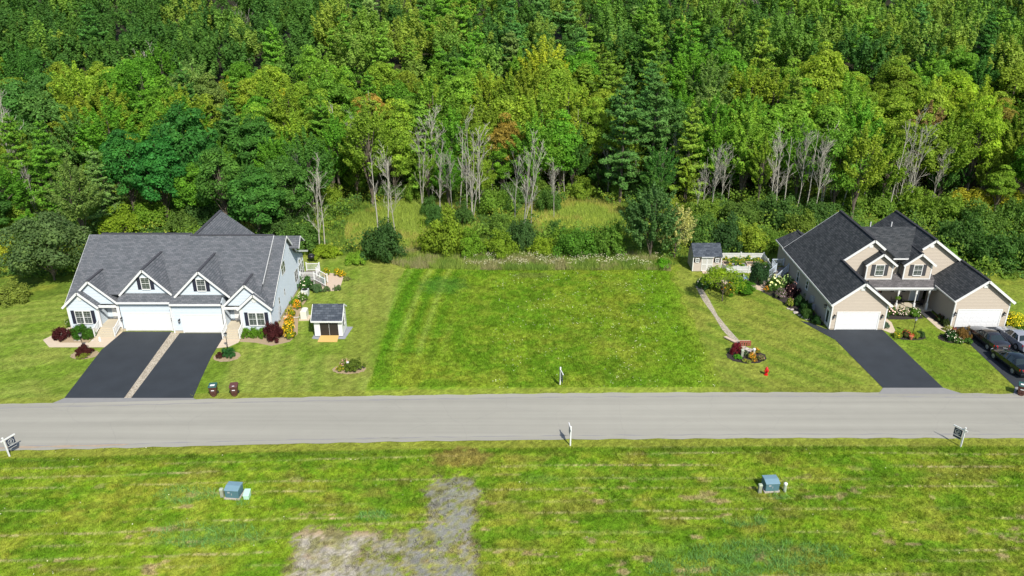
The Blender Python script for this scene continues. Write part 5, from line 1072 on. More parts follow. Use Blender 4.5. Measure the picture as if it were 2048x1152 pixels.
# ---- round the beige house
for i, (x, y, r_, h, c, k, fl, fc, lab) in enumerate([
 (32.3,75.9,.55,1.0,Gdk,'mid',None,None,'dark shrub next to the side door of the beige house'),(31.7,77.4,.75,1.1,(.045,.10,.02),'mid',None,None,'dark green shrub second from the side door'),(32.2,78.6,.75,1.1,Gdk,'mid',None,None,'deep green shrub against the side wall, third from the door'),
 (30.9,80.4,.5,1.0,(.2,.25,.04),'fine','few',PNK,'yellow-green perennial with pink plumes at the lawn edge'),(32.1,80.5,.75,1.2,(.03,.08,.02),'mid',None,None,'dark shrub in the middle of the side bed'),(30.6,82.6,.75,1.0,(.10,.12,.06),'mid','dense',PUR,'mauve-flowered shrub at the lawn edge of the side bed'),(32.0,82.9,.8,1.5,(.04,.02,.025),'mid','few',PNK,'purple-leaved shrub against the side wall'),
 (30.6,84.9,1.1,1.5,(.08,.16,.03),'mid','heads',CRM,'large hydrangea with cream flower heads below the rear steps'),(32.2,85.5,.8,1.3,(.05,.11,.03),'mid','heads',(.3,.45,.15),'hydrangea with greenish heads against the side wall'),(29.5,84.3,.45,.6,(.12,.14,.04),'fine','dots',ORG,'small orange and pink flower clump by the patio corner'),(29.2,86.6,1.35,2.6,(.035,.085,.03),'big',None,None,'tall dark lilac shrub between the patio and the rear steps'),
 (26.5,84.2,1.9,1.2,(.06,.17,.012),'big',None,None,'wide dense bright green juniper in front of the patio'),(24.9,83.7,1.0,1.2,(.17,.2,.03),'mid','few',ORG,'yellow-green shrub left of the juniper'),(22.6,85.4,1.0,1.2,(.06,.14,.04),'mid','few',WHT,'blue-green shrub at the upper end of the gravel path'),(23.8,84.9,.8,1.3,(.12,.18,.03),'mid',None,None,'feathery green shrub behind the small tree'),
 (39.5,78.1,.6,.9,(.05,.14,.02),'ball',None,None,'round green shrub at the left end of the porch bed'),(39.7,77.4,.4,.45,(.12,.22,.03),'ball',None,None,'small light green shrub in front of the round porch shrub'),(40.3,77.3,.45,.55,(.08,.13,.07),'fine',None,None,'grey-green plant in the porch bed'),(41.2,78.1,.75,.95,(.08,.15,.03),'mid','heads',(.75,.55,.5),'pale pink hydrangea between the first two porch posts'),(42.4,78.0,.7,.9,(.08,.15,.03),'mid','dense',(.75,.62,.58),'whitish hydrangea below the black porch chairs'),(43.6,77.9,.75,.85,(.09,.19,.025),'mid','few',WHT,'bright green shrub at the right end of the porch bed'),
 (45.75,76.6,.5,.75,(.035,.06,.02),'mid','few',(.3,.03,.05),'dark rose bush along the shaded garage wall, upper one'),(45.85,75.5,.5,.8,(.045,.07,.02),'mid',None,None,'dark shrub along the shaded garage wall, lower one'),(45.5,74.4,.4,.5,(.25,.28,.07),'fine','few',WHT,'pale yellow-green plant at the end of the walkway bed'),(45.95,73.9,.35,.5,(.2,.06,.03),'fine','dots',(.6,.06,.03),'small red-flowered plant by the garage corner'),
 (45.9,72.3,.8,1.35,(.16,.10,.03),'mid',None,None,'round bronze-orange shrub in the bed beside the charcoal car'),(44.8,72.4,.7,1.0,(.03,.09,.02),'mid','dots',WHT,'dark green shrub with white flowers left of the bronze one'),(46.2,71.5,.55,.55,(.07,.16,.03),'fine',None,None,'low green plant at the right end of the driveway bed'),(45.2,71.6,.55,.5,(.08,.16,.03),'fine','few',WHT,'low leafy plant at the front of the driveway bed'),
 (39.6,72.9,.55,.6,(.2,.26,.03),'mid','few',YEL,'yellow-green shrub at the left end of the lantern bed'),(40.5,72.9,.5,.7,(.07,.10,.03),'mid','dots',(.5,.05,.04),'shrub with red flowers in the lantern bed'),(41.4,72.7,.5,.6,(.18,.24,.03),'mid',None,None,'light green shrub below the lantern post'),(42.0,73.0,.5,.65,(.05,.10,.03),'mid',None,None,'dark green shrub right of the lantern post'),(39.25,75.0,.45,.7,(.08,.14,.10),'fine',None,None,'blue-green plant beside the garage corner'),
 (53.0,75.4,1.2,1.3,(.30,.33,.02),'mid','dense',(.6,.5,.02),'bright yellow-green shrub at the right edge beside the garage'),(52.7,76.9,.8,1.4,(.10,.08,.02),'mid',None,None,'brownish shrub at the right corner of the beige garage'),(53.2,74.2,.8,.7,(.09,.18,.03),'fine',None,None,'green ground plant at the right edge by the silver car')]):
    bush(x,y,r_,h,c,lab,k,fl,fc)
t = thing('flower_pot', (40.75,72.3,0), 'terracotta pot with red flowers in the lantern bed', 'flower pot'); b = MB(); b.lathe([(.1,0),(.2,.35),(.22,.35),(.22,.4),(.18,.4)], 14, (40.75,72.3,0)); b.build('pot', M['terracotta'], t)
o = bpy.data.objects.new('blossom', BLOS['dense'][0]); COL.objects.link(o); o.parent = t; o.color = (.6,.12,.05,1); o.scale = (.28,.28,.3); o.location = (0,0,.35)
t = thing('hanging_basket', (41.95,78.95,0), 'hanging basket of green and yellow plants on the second porch post', 'hanging basket'); b = MB(); b.lathe([(.02,1.45),(.16,1.55),(.2,1.7)], 10, (41.95,78.75,0)); b.build('basket', M['bark'], t)
o = bpy.data.objects.new('foliage', BUSH['fine'][0]); COL.objects.link(o); o.parent = t; o.color = (.12,.22,.03,1); o.scale = (.33,.33,.35); o.location = (0,-.2,1.55)
t = thing('folding_screen', (40.9,81.2,0), 'dark red folded wooden slats leaning on the porch wall of the beige house', 'screen'); b = MB()
for k in range(5): b.beam((40.55+.16*k,81.1,.2),(40.6+.13*k,81.3,1.6),.09,.03)
b.build('frame', M['redwood'], t)
for (px, py, r_, h, c, k, fl, fc, lab) in [(1471,707,.62,1.05,(.16,.02,.03),'ball',None,None,'round dark red shrub at the left of the flower island'),(1474,716,.45,.4,(.08,.25,.02),'fine',None,None,'bright green low plant below the red shrub'),(1464,705,.3,.5,(.25,.2,.14),'fine','dots',PNK,'pinkish plant at the far left of the flower island'),(1490,709,.35,.45,(.07,.12,.05),'fine','few',WHT,'grey-green plant between the island pedestals'),(1504,717,.38,.6,(.2,.2,.03),'fine','dense',ORG,'orange lily clump in the flower island'),(1512,706,.35,.5,(.15,.17,.03),'fine','dots',ORG,'orange-flowered plant at the back right of the island'),(1521,719,.42,.45,(.12,.15,.05),'mid','dots',(.5,.3,.2),'variegated plant at the right end of the island'),(1490,723,.3,.3,(.2,.25,.05),'fine','few',YEL,'low hosta at the front left of the island'),(1498,725,.3,.3,(.2,.25,.05),'fine',None,None,'low hosta at the front middle of the island'),(1509,723,.28,.35,(.2,.17,.04),'fine','dots',ORG,'small orange-leaved plant at the front right of the island')]:
    x, y = G(px,py); bush(x,y,r_,h,c,lab,k,fl,fc,'flower_clump','flowers')
for i, (px, py) in enumerate([(1487,700),(1493,699),(1498,703),(1483,703),(1502,700)]): x, y = G(px,py); rock(x, y, .22+.05*(i%2), 'grey stone at the back of the flower island, number of the ring: %s' % ('front left','back left','middle','far left','back right')[i], 'flower island stones')
# vegetable garden
for i, (x, y, lab) in enumerate([(26.9,93.3,'leafy vegetables at the back left of the fenced garden'),(27.9,93.2,'broad-leaved squash plants left of the middle of the fenced garden'),(28.9,93.2,'leafy vegetables in the middle back of the fenced garden'),(29.9,93.4,'leafy vegetables right of the middle of the fenced garden'),(31.0,93.2,'leafy vegetables at the back right of the fenced garden'),(28.2,91.6,'plants growing in the grey raised bed'),(26.8,91.0,'yellow-green plants in the front left of the fenced garden'),(31.3,91.3,'green plants at the right fence of the garden')]):
    bush(x,y,.62,.75,(.13,.24,.04) if i%2 else (.2,.28,.05),lab,'fine','few',YEL,'vegetable_plant','vegetables','vegetables in the fenced garden')
# small ornamental tree on the right lawn
def tree(x, y, meshes, s, col, lab, cat='tree', name='broadleaf_tree', g=None, rz=None, zs=1.0, names=('crown','trunk')):
    t = thing(name, (x,y,float(hz(x,y))), lab, cat, g); t.rotation_euler = (0,0,rnd.random()*6.28 if rz is None else rz); t.scale = (s,s,s*zs)
    for nm, me in zip(names, meshes):
        o = bpy.data.objects.new(nm, me); COL.objects.link(o); o.parent = t; o.color = (*col,1)
    return t
tree(23.75,81.6, broadleaf(301, 3.9, 2.2, 1.3, 34, 75, .10), 1, (.17,.27,.02), 'small light green ornamental tree with a thin trunk beside the gravel path')
# ------------------------------------------------------------------ wood behind the houses
BL = [broadleaf(21,15,3.7,2.2,85,125,.20,'round'), broadleaf(22,15,3.6,2.2,100,125,.18,'plume'), broadleaf(23,15.0,3.3,1.8,95,125,.175,'round'), broadleaf(24,14,3.8,1.6,90,125,.21,'round'), broadleaf(25,16,2.7,2.4,80,110,.19,'plume'), broadleaf(26,14.5,3.7,2.0,100,125,.185,'plume'), broadleaf(27,15.5,3.5,2.6,90,125,.185,'oval'), broadleaf(28,15,2.8,1.6,80,115,.17,'plume'), broadleaf(29,14,3.9,2.0,110,115,.18,'round')]
PN = [pine(31,17,3.5,2.5,.21,2.6), pine(32,16,3.1,2.0,.20,2.6), pine(33,18,3.8,3.0,.22,2.4)]
DT = [deadtree(41,13,1,.24), deadtree(42,12,2,.22,.85), deadtree(43,14,1,.17,.9), deadtree(44,12,3,.2,.75), deadtree(45,13,1,.32,.8), deadtree(46,12,1,.28,1.2), deadtree(47,11,1,.15,.5), deadtree(48,13,2,.3,.7)]
COLN = {'dark green':(.050,.135,.024),'deep emerald':(.030,.125,.024),'mid green':(.085,.205,.020),'yellow-green':(.160,.240,.026),'olive':(.135,.215,.024),'grey-green':(.120,.205,.050),'bright lime':(.165,.25,.022),'golden':(.24,.27,.025),'orange-tinged':(.20,.17,.035),'red-tinged':(.18,.135,.055),'bluish green':(.068,.165,.036),'light green':(.115,.225,.026)}
spots = [(845,195,'red-tinged',26),(745,190,'orange-tinged',26),(1075,125,'golden',45),(1120,150,'yellow-green',40),(570,165,'golden',30),(470,150,'golden',40),(85,110,'orange-tinged',18),(1240,140,'olive',40),(1875,225,'red-tinged',30),(2012,215,'orange-tinged',22),(1940,175,'bright lime',40),(1050,215,'yellow-green',40),(1190,215,'yellow-green',35),(940,215,'red-tinged',16),(1020,250,'orange-tinged',14),(1645,130,'yellow-green',40),(640,130,'light green',45),(560,60,'mid green',60),(120,60,'dark green',110),(330,30,'dark green',130),(280,60,'grey-green',55),(400,110,'grey-green',45),(150,150,'yellow-green',60),(700,260,'olive',40),(590,190,'yellow-green',40),(1500,240,'light green',50),(1590,250,'light green',40),(1660,300,'light green',50),(1900,90,'light green',40),(1800,120,'olive',40),(1230,260,'bluish green',40),(1300,210,'bluish green',50),(1850,30,'bluish green',80),(460,300,'dark green',70),(560,330,'dark green',60),(280,160,'mid green',50),(90,220,'bluish green',60),(1420,120,'mid green',60),(780,330,'olive',40),(760,250,'olive',30),(1420,170,'grey-green',30),(1980,120,'dark green',40),(930,60,'mid green',60),(1100,40,'bluish green',70)]
forest = []
def place(px, y, hs, kind, colname, var=None, s=1.0, zs=1.0, rz=None):
    x = XP(px, y, float(hz(0,y))+1); forest.append(dict(x=x, y=y, kind=kind, col=colname, var=var, s=s, zs=zs, rz=rz))
# explicit front-row trees, taken from where their feet and crowns stand in the photograph
for px, y, k, c, v, s, zs in [(520,100,'b','dark green',3,.80,.95),(455,104,'b','dark green',0,.80,1.0),(580,104,'b','dark green',3,.78,1.0),(400,108,'b','mid green',3,.7,.9),(335,108,'b','deep emerald',3,.9,1.05),(270,108,'b','deep emerald',0,.82,1.1),(390,113,'b','deep emerald',3,1.0,1.18),(170,99,'b','grey-green',1,.72,1.05),(215,106,'p','grey-green',1,.8,.9),(120,108,'p','mid green',2,.85,.95),(60,112,'p','mid green',0,.9,.95),
  (680,119,'b','mid green',4,.8,1.0),(625,110,'b','dark green',5,.85,1.0),(745,116,'b','olive',1,.92,1.08),(790,119,'b','olive',2,.85,.98),(850,121,'p','light green',0,.9,.95),(905,122,'b','mid green',5,.9,1.0),(960,124,'b','yellow-green',1,.9,1.0),(1010,122,'b','mid green',6,.9,1.0),(1070,119,'b','light green',5,.9,.98),(1120,121,'b','mid green',2,.9,1.0),(1185,124,'b','yellow-green',6,.9,1.05),(1240,118,'p','bluish green',2,1.05,1.0),(1300,121,'p','bluish green',0,1.1,1.02),(1370,118,'p','olive',1,.95,1.0),(1420,120,'b','mid green',5,.85,1.0),(1300,108,'b','dark green',4,.62,.80),
  (1480,118,'b','light green',1,.9,.95),(1530,122,'b','light green',2,.9,1.0),(1590,116,'b','mid green',5,.85,1.0),(1665,112,'b','light green',3,.85,1.12),(1705,110,'b','yellow-green',1,.82,1.05),(1760,112,'b','olive',4,.8,.9),(1820,116,'b','olive',6,.9,1.0),(1870,118,'b','olive',5,.9,1.0),(1930,119,'b','bright lime',2,.95,1.12),(2010,117,'b','olive',4,.8,.98),(2060,112,'b','mid green',0,.85,1.0),(1990,112,'b','olive',6,.6,.8),
  (20,104,'b','mid green',5,.75,.85),(-20,100,'b','dark green',3,.8,.8),(70,98,'b','mid green',4,.55,.6)]: place(px,y,1,k,c,v,s,zs)
R3 = random.Random(77)
for k in range(46):
    px = -10+k*46+R3.uniform(-14,14); yb = R3.uniform(114,122)
    if 640 < px < 850 or 1080 < px < 1270: yb = R3.uniform(119,123)
    place(px, yb, 1, 'b', R3.choice(['mid green','light green','dark green','mid green','olive','yellow-green']), R3.choice([1,2,4,5,7]), R3.uniform(.38,.62), R3.uniform(.9,1.2))
R_ = random.Random(5); row = 0; yy = 124.0
while yy < 215:
    step = 4.5+.024*(yy-120); z_ = float(hz(0,yy)); hw = XP(2048+90, yy, z_+10); x = -hw+R_.uniform(0,4); row += 1
    while x < hw:
        jx = x+R_.uniform(-1.6,1.6); jy = yy+R_.uniform(-2,2); px, py = pix(jx, jy, float(hz(jx,jy))+12.5); x += step*1.22
        if py < -75: continue
        cands = [sp for sp in spots if (px-sp[0])**2+(py-sp[1])**2 < (sp[3]*1.25)**2 and sp[2] not in ('red-tinged','orange-tinged','golden')]
        if cands: cn = min(cands, key=lambda s_: (px-s_[0])**2+(py-s_[1])**2)[2]
        elif px < 560 and py < 60: cn = R_.choice(['dark green','dark green','bluish green'])
        elif py < 40 and px < 1000: cn = R_.choice(['dark green','mid green','dark green','grey-green'])
        elif py < 110: cn = R_.choice(['mid green','light green','mid green','grey-green','light green','olive'])
        else: cn = R_.choice(['yellow-green','mid green','olive','light green','mid green','yellow-green'])
        pinep = .30 if (py < 110 and px > 650) or 1180 < px < 1420 else .12
        k = 'p' if R_.random() < pinep and cn not in ('red-tinged','orange-tinged','golden','bright lime','yellow-green') else 'b'
        if px < 560 and py < 60: k = 'b'
        forest.append(dict(x=jx,y=jy,kind=k,col=cn,var=None,s=R_.uniform(.72,1.08)*(1+.0018*(yy-120)),zs=R_.uniform(.82,1.04),rz=None))
    yy += step*.84
R4 = random.Random(3)
# bare standing trees: foot and top read from the photograph
for px, pyb, pyt, v in [(640,505,300,0),(572,450,305,2),(610,440,310,4),(758,480,300,2),(790,462,285,1),(845,412,235,1),(866,400,225,4),(905,425,310,4),(945,445,235,3),(935,430,260,2),(985,395,300,0),(1046,458,280,3),(1108,436,325,4),(1152,375,200,2),(1176,370,240,0),(1350,400,268,1),(1420,440,292,0),(1455,408,300,2),(1392,430,330,4),(1538,432,245,2),(1552,425,250,1),(1592,425,260,4),(1640,425,250,1),(1625,440,280,0),(1775,432,235,2),(1808,425,230,3),(1905,385,285,0),(1935,350,270,2),(1960,345,265,2),(1985,345,260,4),(2032,378,285,0),(78,440,325,1),(38,275,165,0),(52,270,175,2),(1450,165,120,4),(750,200,160,2),(700,345,240,2),(725,350,230,0),(670,350,200,2),(820,330,220,2),(1005,380,330,2),(1480,400,300,0),(1860,420,300,4),(880,430,270,0),(920,415,250,2),(960,430,240,2),(1062,452,295,2),(1030,445,300,4),(775,470,310,2),(1405,425,300,2),(1440,415,290,4),(1565,430,270,2),(1610,430,255,2),(1655,420,280,4),(1790,430,260,0),(1820,425,250,2),(650,495,330,2),(1215,395,290,4),(1262,400,300,2),(1290,395,290,0),(1130,400,300,2),(1320,400,300,4),(1370,405,280,2),(1680,430,280,2),(1720,425,290,4),(1500,30,-20,4),(500,120,10,4),(310,170,90,4)]:
    x, y = G(px, pyb)
    if y > 120 or pyb < 300: y = {38:118,52:121,1450:150,750:128,1500:195,500:180,310:150}.get(px, min(y,124))
    x = XP(px, y, float(hz(0,y))); zb = float(hz(x,y)); zt = 10.0
    for z in np.arange(2, 26, .25):
        if pix(x,y,zb+z)[1] <= pyt: break
    if pyb < 300: z = max(z, 8.5)
    v = R4.choice({0:[0,5],1:[1,7],2:[2,6],3:[3],4:[4,5]}[v]); H0 = [13,12,14,12,13,12,11,13][v]; forest.append(dict(x=x,y=y,kind='d',col='bare grey',var=v,s=z/H0,zs=1,rz=None))
for sx_, sy_, sc_, _r in spots:                             # single turning trees
    if sc_ in ('red-tinged','orange-tinged','golden'):
        best = min([f for f in forest if f['kind'] == 'b' and f['s'] > .7], key=lambda f: (pix(f['x'],f['y'],float(hz(f['x'],f['y']))+12.5)[0]-sx_)**2+(pix(f['x'],f['y'],float(hz(f['x'],f['y']))+12.5)[1]-sy_)**2); best['col'] = sc_; best['s'] *= .92
LM = [(0,170,'at the left edge'),(170,600,'behind the blue house'),(600,720,'above the white shed'),(720,1000,'behind the left half of the lot'),(1000,1340,'behind the right half of the lot'),(1340,1560,'above the tan shed'),(1560,1900,'behind the beige house'),(1900,4000,'at the right edge')]
ORD = ['first','second','third','fourth','fifth','sixth','seventh','eighth','ninth','tenth','eleventh','twelfth','thirteenth','fourteenth','fifteenth','sixteenth','seventeenth','eighteenth','nineteenth','twentieth','twenty-first','twenty-second','twenty-third','twenty-fourth','twenty-fifth','twenty-sixth','twenty-seventh','twenty-eighth']
KN = {'b':('broadleaf tree','broadleaf_tree'),'p':('pine','pine_tree'),'d':('dead tree','dead_tree')}
keyed = {}
for i, f in enumerate(forest):
    px, py = pix(f['x'],f['y'],float(hz(f['x'],f['y']))+8); lm = next((l[2] for l in LM if px < l[1]), LM[-1][2])
    rw = 'front row' if f['y'] < 121 else 'second row' if f['y'] < 134 else 'middle row' if f['y'] < 150 else 'far row' if f['y'] < 168 else 'top row'
    f['px'] = px; keyed.setdefault((f['kind'],f['col'],rw,lm), []).append(i)
bl_ = sorted([i for i, f in enumerate(forest) if f['kind'] == 'b'], key=lambda i: forest[i]['y']); FAR = [forest[i] for i in bl_[285:]]; dropped = set(bl_[285:])
for k_ in list(keyed): keyed[k_] = [i for i in keyed[k_] if i not in dropped]
for (kd, cn, rw, lm), ids in keyed.items():
    ids.sort(key=lambda i: forest[i]['px'])
    for n_, i in enumerate(ids):
        f = forest[i]; what = KN[kd][0]; lab = '%s %s, %s %s' % (cn, what, rw, lm)
        if len(ids) > 1: lab += ', %s from left' % ORD[min(n_,25)]
        base = COLN.get(cn, (.4,.4,.4)); j = R_.uniform(.86,1.16); jj = R_.uniform(.9,1.12); j *= 1.22+.20*max(0,min(1,(f['y']-140)/40)); col = (base[0]*j*jj, base[1]*j, base[2]*j)
        if kd == 'd': tree(f['x'],f['y'],DT[f['var']],f['s'],col,lab,'dead tree','dead_tree','bare dead trees at the wood edge',names=('trunk','branches')*4)
        elif kd == 'p': tree(f['x'],f['y'],PN[f['var']] if f['var'] is not None else R_.choice(PN),f['s'],col,lab,'pine','pine_tree','pines in the wood behind the houses',zs=f['zs'])
        else: tree(f['x'],f['y'],BL[f['var']] if f['var'] is not None else R_.choice(BL),f['s'],col,lab,'tree','broadleaf_tree','broadleaf trees in the wood behind the houses',zs=f['zs'])
# the rows beyond the nearest 285 broadleaf trees read as one mass
r9 = np.random.RandomState(99)
for grp_, colr_, word_ in ((0,(.060,.150,.030),'darker'),(1,(.130,.250,.042),'mid green'),(2,(.175,.27,.045),'paler')):
    FP = []; FN = []; FV = []; FH = []
    for f in [q for n_, q in enumerate(FAR) if (0 if (pix(q['x'],q['y'],float(hz(q['x'],q['y']))+12)[0] < 620 and n_%4) else n_%3) == grp_]:
        z0 = float(hz(f['x'],f['y'])); s_ = f['s']*r9.uniform(.85,1.15); cv_ = r9.rand()
        for c_ in range(34):
            d = unit_dirs(1,r9)[0]; d[2] = abs(d[2])
            c = np.array([f['x'],f['y'],z0+8.5*s_])+d*np.array([2.9,2.9,6.4])*s_*r9.uniform(.55,1); n = int(r9.uniform(40,90)); dd = unit_dirs(n,r9)+d*.5+np.array([0,0,.3])
            ax = np.array([d[0]*.5,d[1]*.5,.9]); t_ = r9.rand(n); FP.append(c+ax*((t_-.35)*2.2)[:,None]+dd*(.8*(.9-.6*t_))[:,None]); FN.append(dd+np.array([0,0,.5])+r9.normal(size=(n,3))*.4); FV.append(np.clip(.75*r9.rand(n)**1.4+.35*r9.rand(),0,1)); FH.append(np.full(n,cv_*.8))
    me = leaf_mesh('distant_trees', np.concatenate(FP), np.concatenate(FN), .24, M['leaf'], np.concatenate(FV), np.concatenate(FH), r=r9); o = bpy.data.objects.new('distant_trees', me); COL.objects.link(o); o.color = (*colr_,1)
    tag(o, 'farthest treetops of the wood reading as one mass, the %s ones' % word_, 'trees', kind='stuff')
print('forest', len(forest), len(FAR))
# ---- single trees and large shrubs between the lawns and the wood
def sb(px, py, w, h, col, lab, kind='big', fl=None, fc=None):
    """shrub from the photo point of its foot, width in pixels"""
    x, y = G(px, py); k = (y*math.cos(PITCH)+CAMH*math.sin(PITCH)); bush(x, y, w/2*k/FPX, h, col, lab, kind, fl, fc)
sb(770,520,88,4.2,(0.046,0.106,0.027),'big rounded dark green shrub at the upper left corner of the empty lot')
sb(890,505,95,4.6,(0.155,0.235,0.022),'tall yellow-green willow shrub behind the left half of the empty lot')
sb(940,512,60,2.8,(0.130,0.250,0.022),'bright green shrub just right of the tall willow shrub'); sb(1000,512,70,2.6,(0.156,0.250,0.022),'light green shrub in the middle of the brush line'); sb(1040,500,70,3.6,(0.052,0.112,0.030),'dark green shrub under the bare trees at the middle'); sb(1085,512,60,2.2,(0.182,0.275,0.022),'yellow-green shrub right of centre in the brush line')
sb(1150,512,85,3.4,(0.078,0.188,0.022),'large mid green shrub left of the dark cottonwood'); sb(1215,512,75,3.8,(0.098,0.200,0.027),'leafy green shrub touching the dark cottonwood'); sb(1130,500,60,2.8,(0.117,0.213,0.022),'green shrub below the small meadow')
x, y = G(1300,517); tree(x,y,broadleaf(61,9.0,2.8,.0,95,125,.15,'plume'),1,(0.072,0.156,0.045),'dark green cottonwood left of the weeping willow at the lot corner',name='broadleaf_tree')
x, y = G(1348,515); tree(x,y,broadleaf(62,6.6,2.0,.2,60,120,.11,'plume'),1,(0.390,0.413,0.165),'pale feathery willow beside the tan shed',name='willow_tree')
x, y = G(110,560); tree(x,y,broadleaf(63,8.0,4.2,.3,95,125,.16),1,(0.091,0.156,0.053),'large dark green tree with tan tips left of the blue house'); 
sb(1325,535,34,1.1,(0.104,0.275,0.015),'bright green mound of shrub at the upper right corner of the lot','mid')
sb(20,600,80,1.6,(0.182,0.237,0.045),'yellow-green brush at the left edge below the wood','big'); sb(60,520,90,3.0,(0.130,0.213,0.030),'leafy shrub left of the large dark tree'); sb(15,520,70,2.6,(0.286,0.325,0.030),'yellow shrub at the left edge')
sb(25,470,90,3.6,(0.156,0.250,0.030),'tall green shrub at the left edge under the wood'); sb(250,470,90,3.4,(0.169,0.263,0.022),'bright green shrub directly behind the roof of the blue house'); sb(300,455,80,3.4,(0.117,0.225,0.022),'mid green shrub behind the blue house roof'); sb(370,470,60,3.0,(0.091,0.163,0.030),'green shrub at the left of the rear gable roof'); sb(210,440,80,4.0,(0.078,0.150,0.027),'dark shrub behind the left end of the blue house roof')
sb(600,500,90,3.2,(0.078,0.163,0.030),'dark green shrub behind the rear corner of the blue house'); sb(555,480,90,4.0,(0.058,0.125,0.027),'dense dark shrub behind the blue house ridge end'); sb(650,512,60,1.3,(0.195,0.288,0.022),'low yellow-green brush behind the barbecue'); sb(710,525,50,1.2,(0.169,0.300,0.030),'low bright brush left of the rounded dark shrub')
sb(1400,490,70,3.4,(0.078,0.163,0.030),'green shrub behind the tan shed'); sb(1450,497,70,3.6,(0.046,0.106,0.030),'dark shrub behind the vegetable garden'); sb(1500,500,80,3.0,(0.195,0.275,0.030),'yellow-green brush behind the vegetable garden'); sb(1545,500,60,2.6,(0.117,0.213,0.030),'green brush left of the beige house roof'); sb(1480,455,80,3.6,(0.091,0.163,0.030),'shrub in front of the wood above the vegetable garden'); sb(1560,450,80,3.6,(0.065,0.138,0.030),'dark shrub in front of the wood left of the beige roof'); sb(1395,455,70,3.4,(0.130,0.213,0.030),'light shrub in front of the wood above the tan shed')
for i, (px, py, w, h, c) in enumerate([(1915,505,100,4.4,(0.058,0.131,0.027)),(1985,530,100,3.6,(0.058,0.138,0.027)),(2040,535,70,3.8,(0.065,0.150,0.030)),(1960,470,110,4.0,(0.091,0.175,0.030)),(2030,465,100,4.2,(0.091,0.175,0.030)),(1880,450,90,3.8,(0.130,0.225,0.027)),(1820,430,90,3.8,(0.143,0.237,0.027)),(1745,425,90,3.6,(0.117,0.213,0.030)),(1690,425,80,3.2,(0.130,0.225,0.030)),(1640,450,80,3.4,(0.065,0.138,0.030)),(1600,470,70,3.0,(0.130,0.200,0.030)),(1930,420,90,3.0,(0.312,0.312,0.030)),(2010,420,90,3.0,(0.286,0.312,0.030)),(1895,525,50,1.6,(0.130,0.263,0.030)),(1560,545,40,1.0,(0.260,0.275,0.045))]):
    sb(px,py,w,h,c,'%s shrub behind the beige house, %s of its brush line' % ('dark green' if c[0] < .08 else 'yellow' if c[0] > .26 else 'mid green', ORD[i]))
for i, (px, py, w, h, c) in enumerate([(860,430,40,2.2,(0.065,0.150,0.030)),(870,452,45,2.6,(0.058,0.138,0.030)),(925,450,50,2.8,(0.065,0.138,0.030)),(1000,470,60,2.6,(0.104,0.188,0.030)),(985,430,70,3.6,(0.130,0.237,0.030)),(1030,410,60,3.4,(0.078,0.163,0.030)),(1100,420,60,3.0,(0.078,0.163,0.030)),(1240,390,60,3.0,(0.130,0.237,0.030)),(1160,395,60,2.6,(0.169,0.263,0.030)),(660,410,60,3.0,(0.182,0.275,0.030)),(720,385,50,3.2,(0.117,0.237,0.030)),(690,380,50,3.0,(0.130,0.250,0.030)),(790,395,60,3.0,(0.078,0.150,0.030)),(830,400,50,2.6,(0.143,0.250,0.030)),(600,460,70,3.6,(0.065,0.138,0.030)),(1420,440,60,2.6,(0.143,0.237,0.030)),(1530,440,70,3.0,(0.065,0.138,0.030)),(1350,440,60,2.6,(0.195,0.263,0.030)),(930,400,60,3.4,(0.091,0.175,0.030)),(760,378,60,3.6,(0.091,0.175,0.030)),(1070,395,60,3.4,(0.117,0.200,0.030)),(1190,380,60,3.4,(0.104,0.188,0.030)),(1280,400,60,3.4,(0.065,0.138,0.030)),(540,430,80,3.8,(0.065,0.138,0.030)),(480,440,80,3.8,(0.058,0.125,0.030)),(420,450,80,3.6,(0.058,0.125,0.030)),(1110,470,40,1.8,(0.065,0.150,0.030))]):
    lm = next(l[2] for l in LM if px < l[1]); sb(px,py,w,h,c,'%s understory shrub %s, %s of the row' % ('dark' if c[0] < .085 else 'light green', lm, ORD[i]))
# ------------------------------------------------------------------ tangled low growth between the shrubs: a rolling mass of leaves
def thicket(name, n, dens, hgt, col, leaf, seed, label):
    r = np.random.RandomState(seed); p = np.stack([r.uniform(-72,72,n), r.uniform(88,130,n)],1); x, y = p[:,0], p[:,1]
    me_ = np.maximum(np.maximum(1-(((x+14.5)/10)**2+((y-107)/12.5)**2), 1-(((x-9.5)/8.5)**2+((y-111)/8)**2)), 1-(((x+36)/5)**2+((y-110)/6)**2))
    e = back_edge(x); band = sm(0,.6,y-e-np.where((x > -18)&(x < 19), 4.2, .4))
    keep = (band > r.rand(n))&(me_ < .12+.25*(r.rand(n)-.5))&(~((x > -41)&(x < -22.5)&(y < 96)))&(~((x > 32)&(x < 53)&(y < 94)))
    keep &= fbm(x*.22,y*.3,seed) > dens; p = p[keep]; x, y = p[:,0], p[:,1]; n = len(p)
    lump = np.clip((fbm(x*.45,y*.6,seed+3,2)-.35)*2.6, .05, 1)*(.6+.8*fbm(x*1.8,y*1.8,seed+5,2)); z = hz(x,y)+hgt*lump*(.45+.6*r.rand(n)**.5)
    nn = np.stack([r.randn(n)*.6, r.randn(n)*.6-.45, .9+0*x],1)
    me = leaf_mesh(name, np.concatenate([p, z[:,None]],1), nn, leaf, M['leaf'], np.clip(.7*r.rand(n)+.4*fbm(x*.9,y*.9,seed+9)-.1,0,1), r=r); o = bpy.data.objects.new(name, me); COL.objects.link(o); o.color = (*col,1); tag(o, label, 'undergrowth', kind='stuff')
thicket('undergrowth', 120000, .50, 2.6, (.13,.225,.03), .17, 501, 'bright tangled undergrowth between the shrubs and at the foot of the wood')
thicket('undergrowth', 120000, .47, 2.2, (.07,.145,.03), .17, 601, 'darker tangled undergrowth between the shrubs and at the foot of the wood')
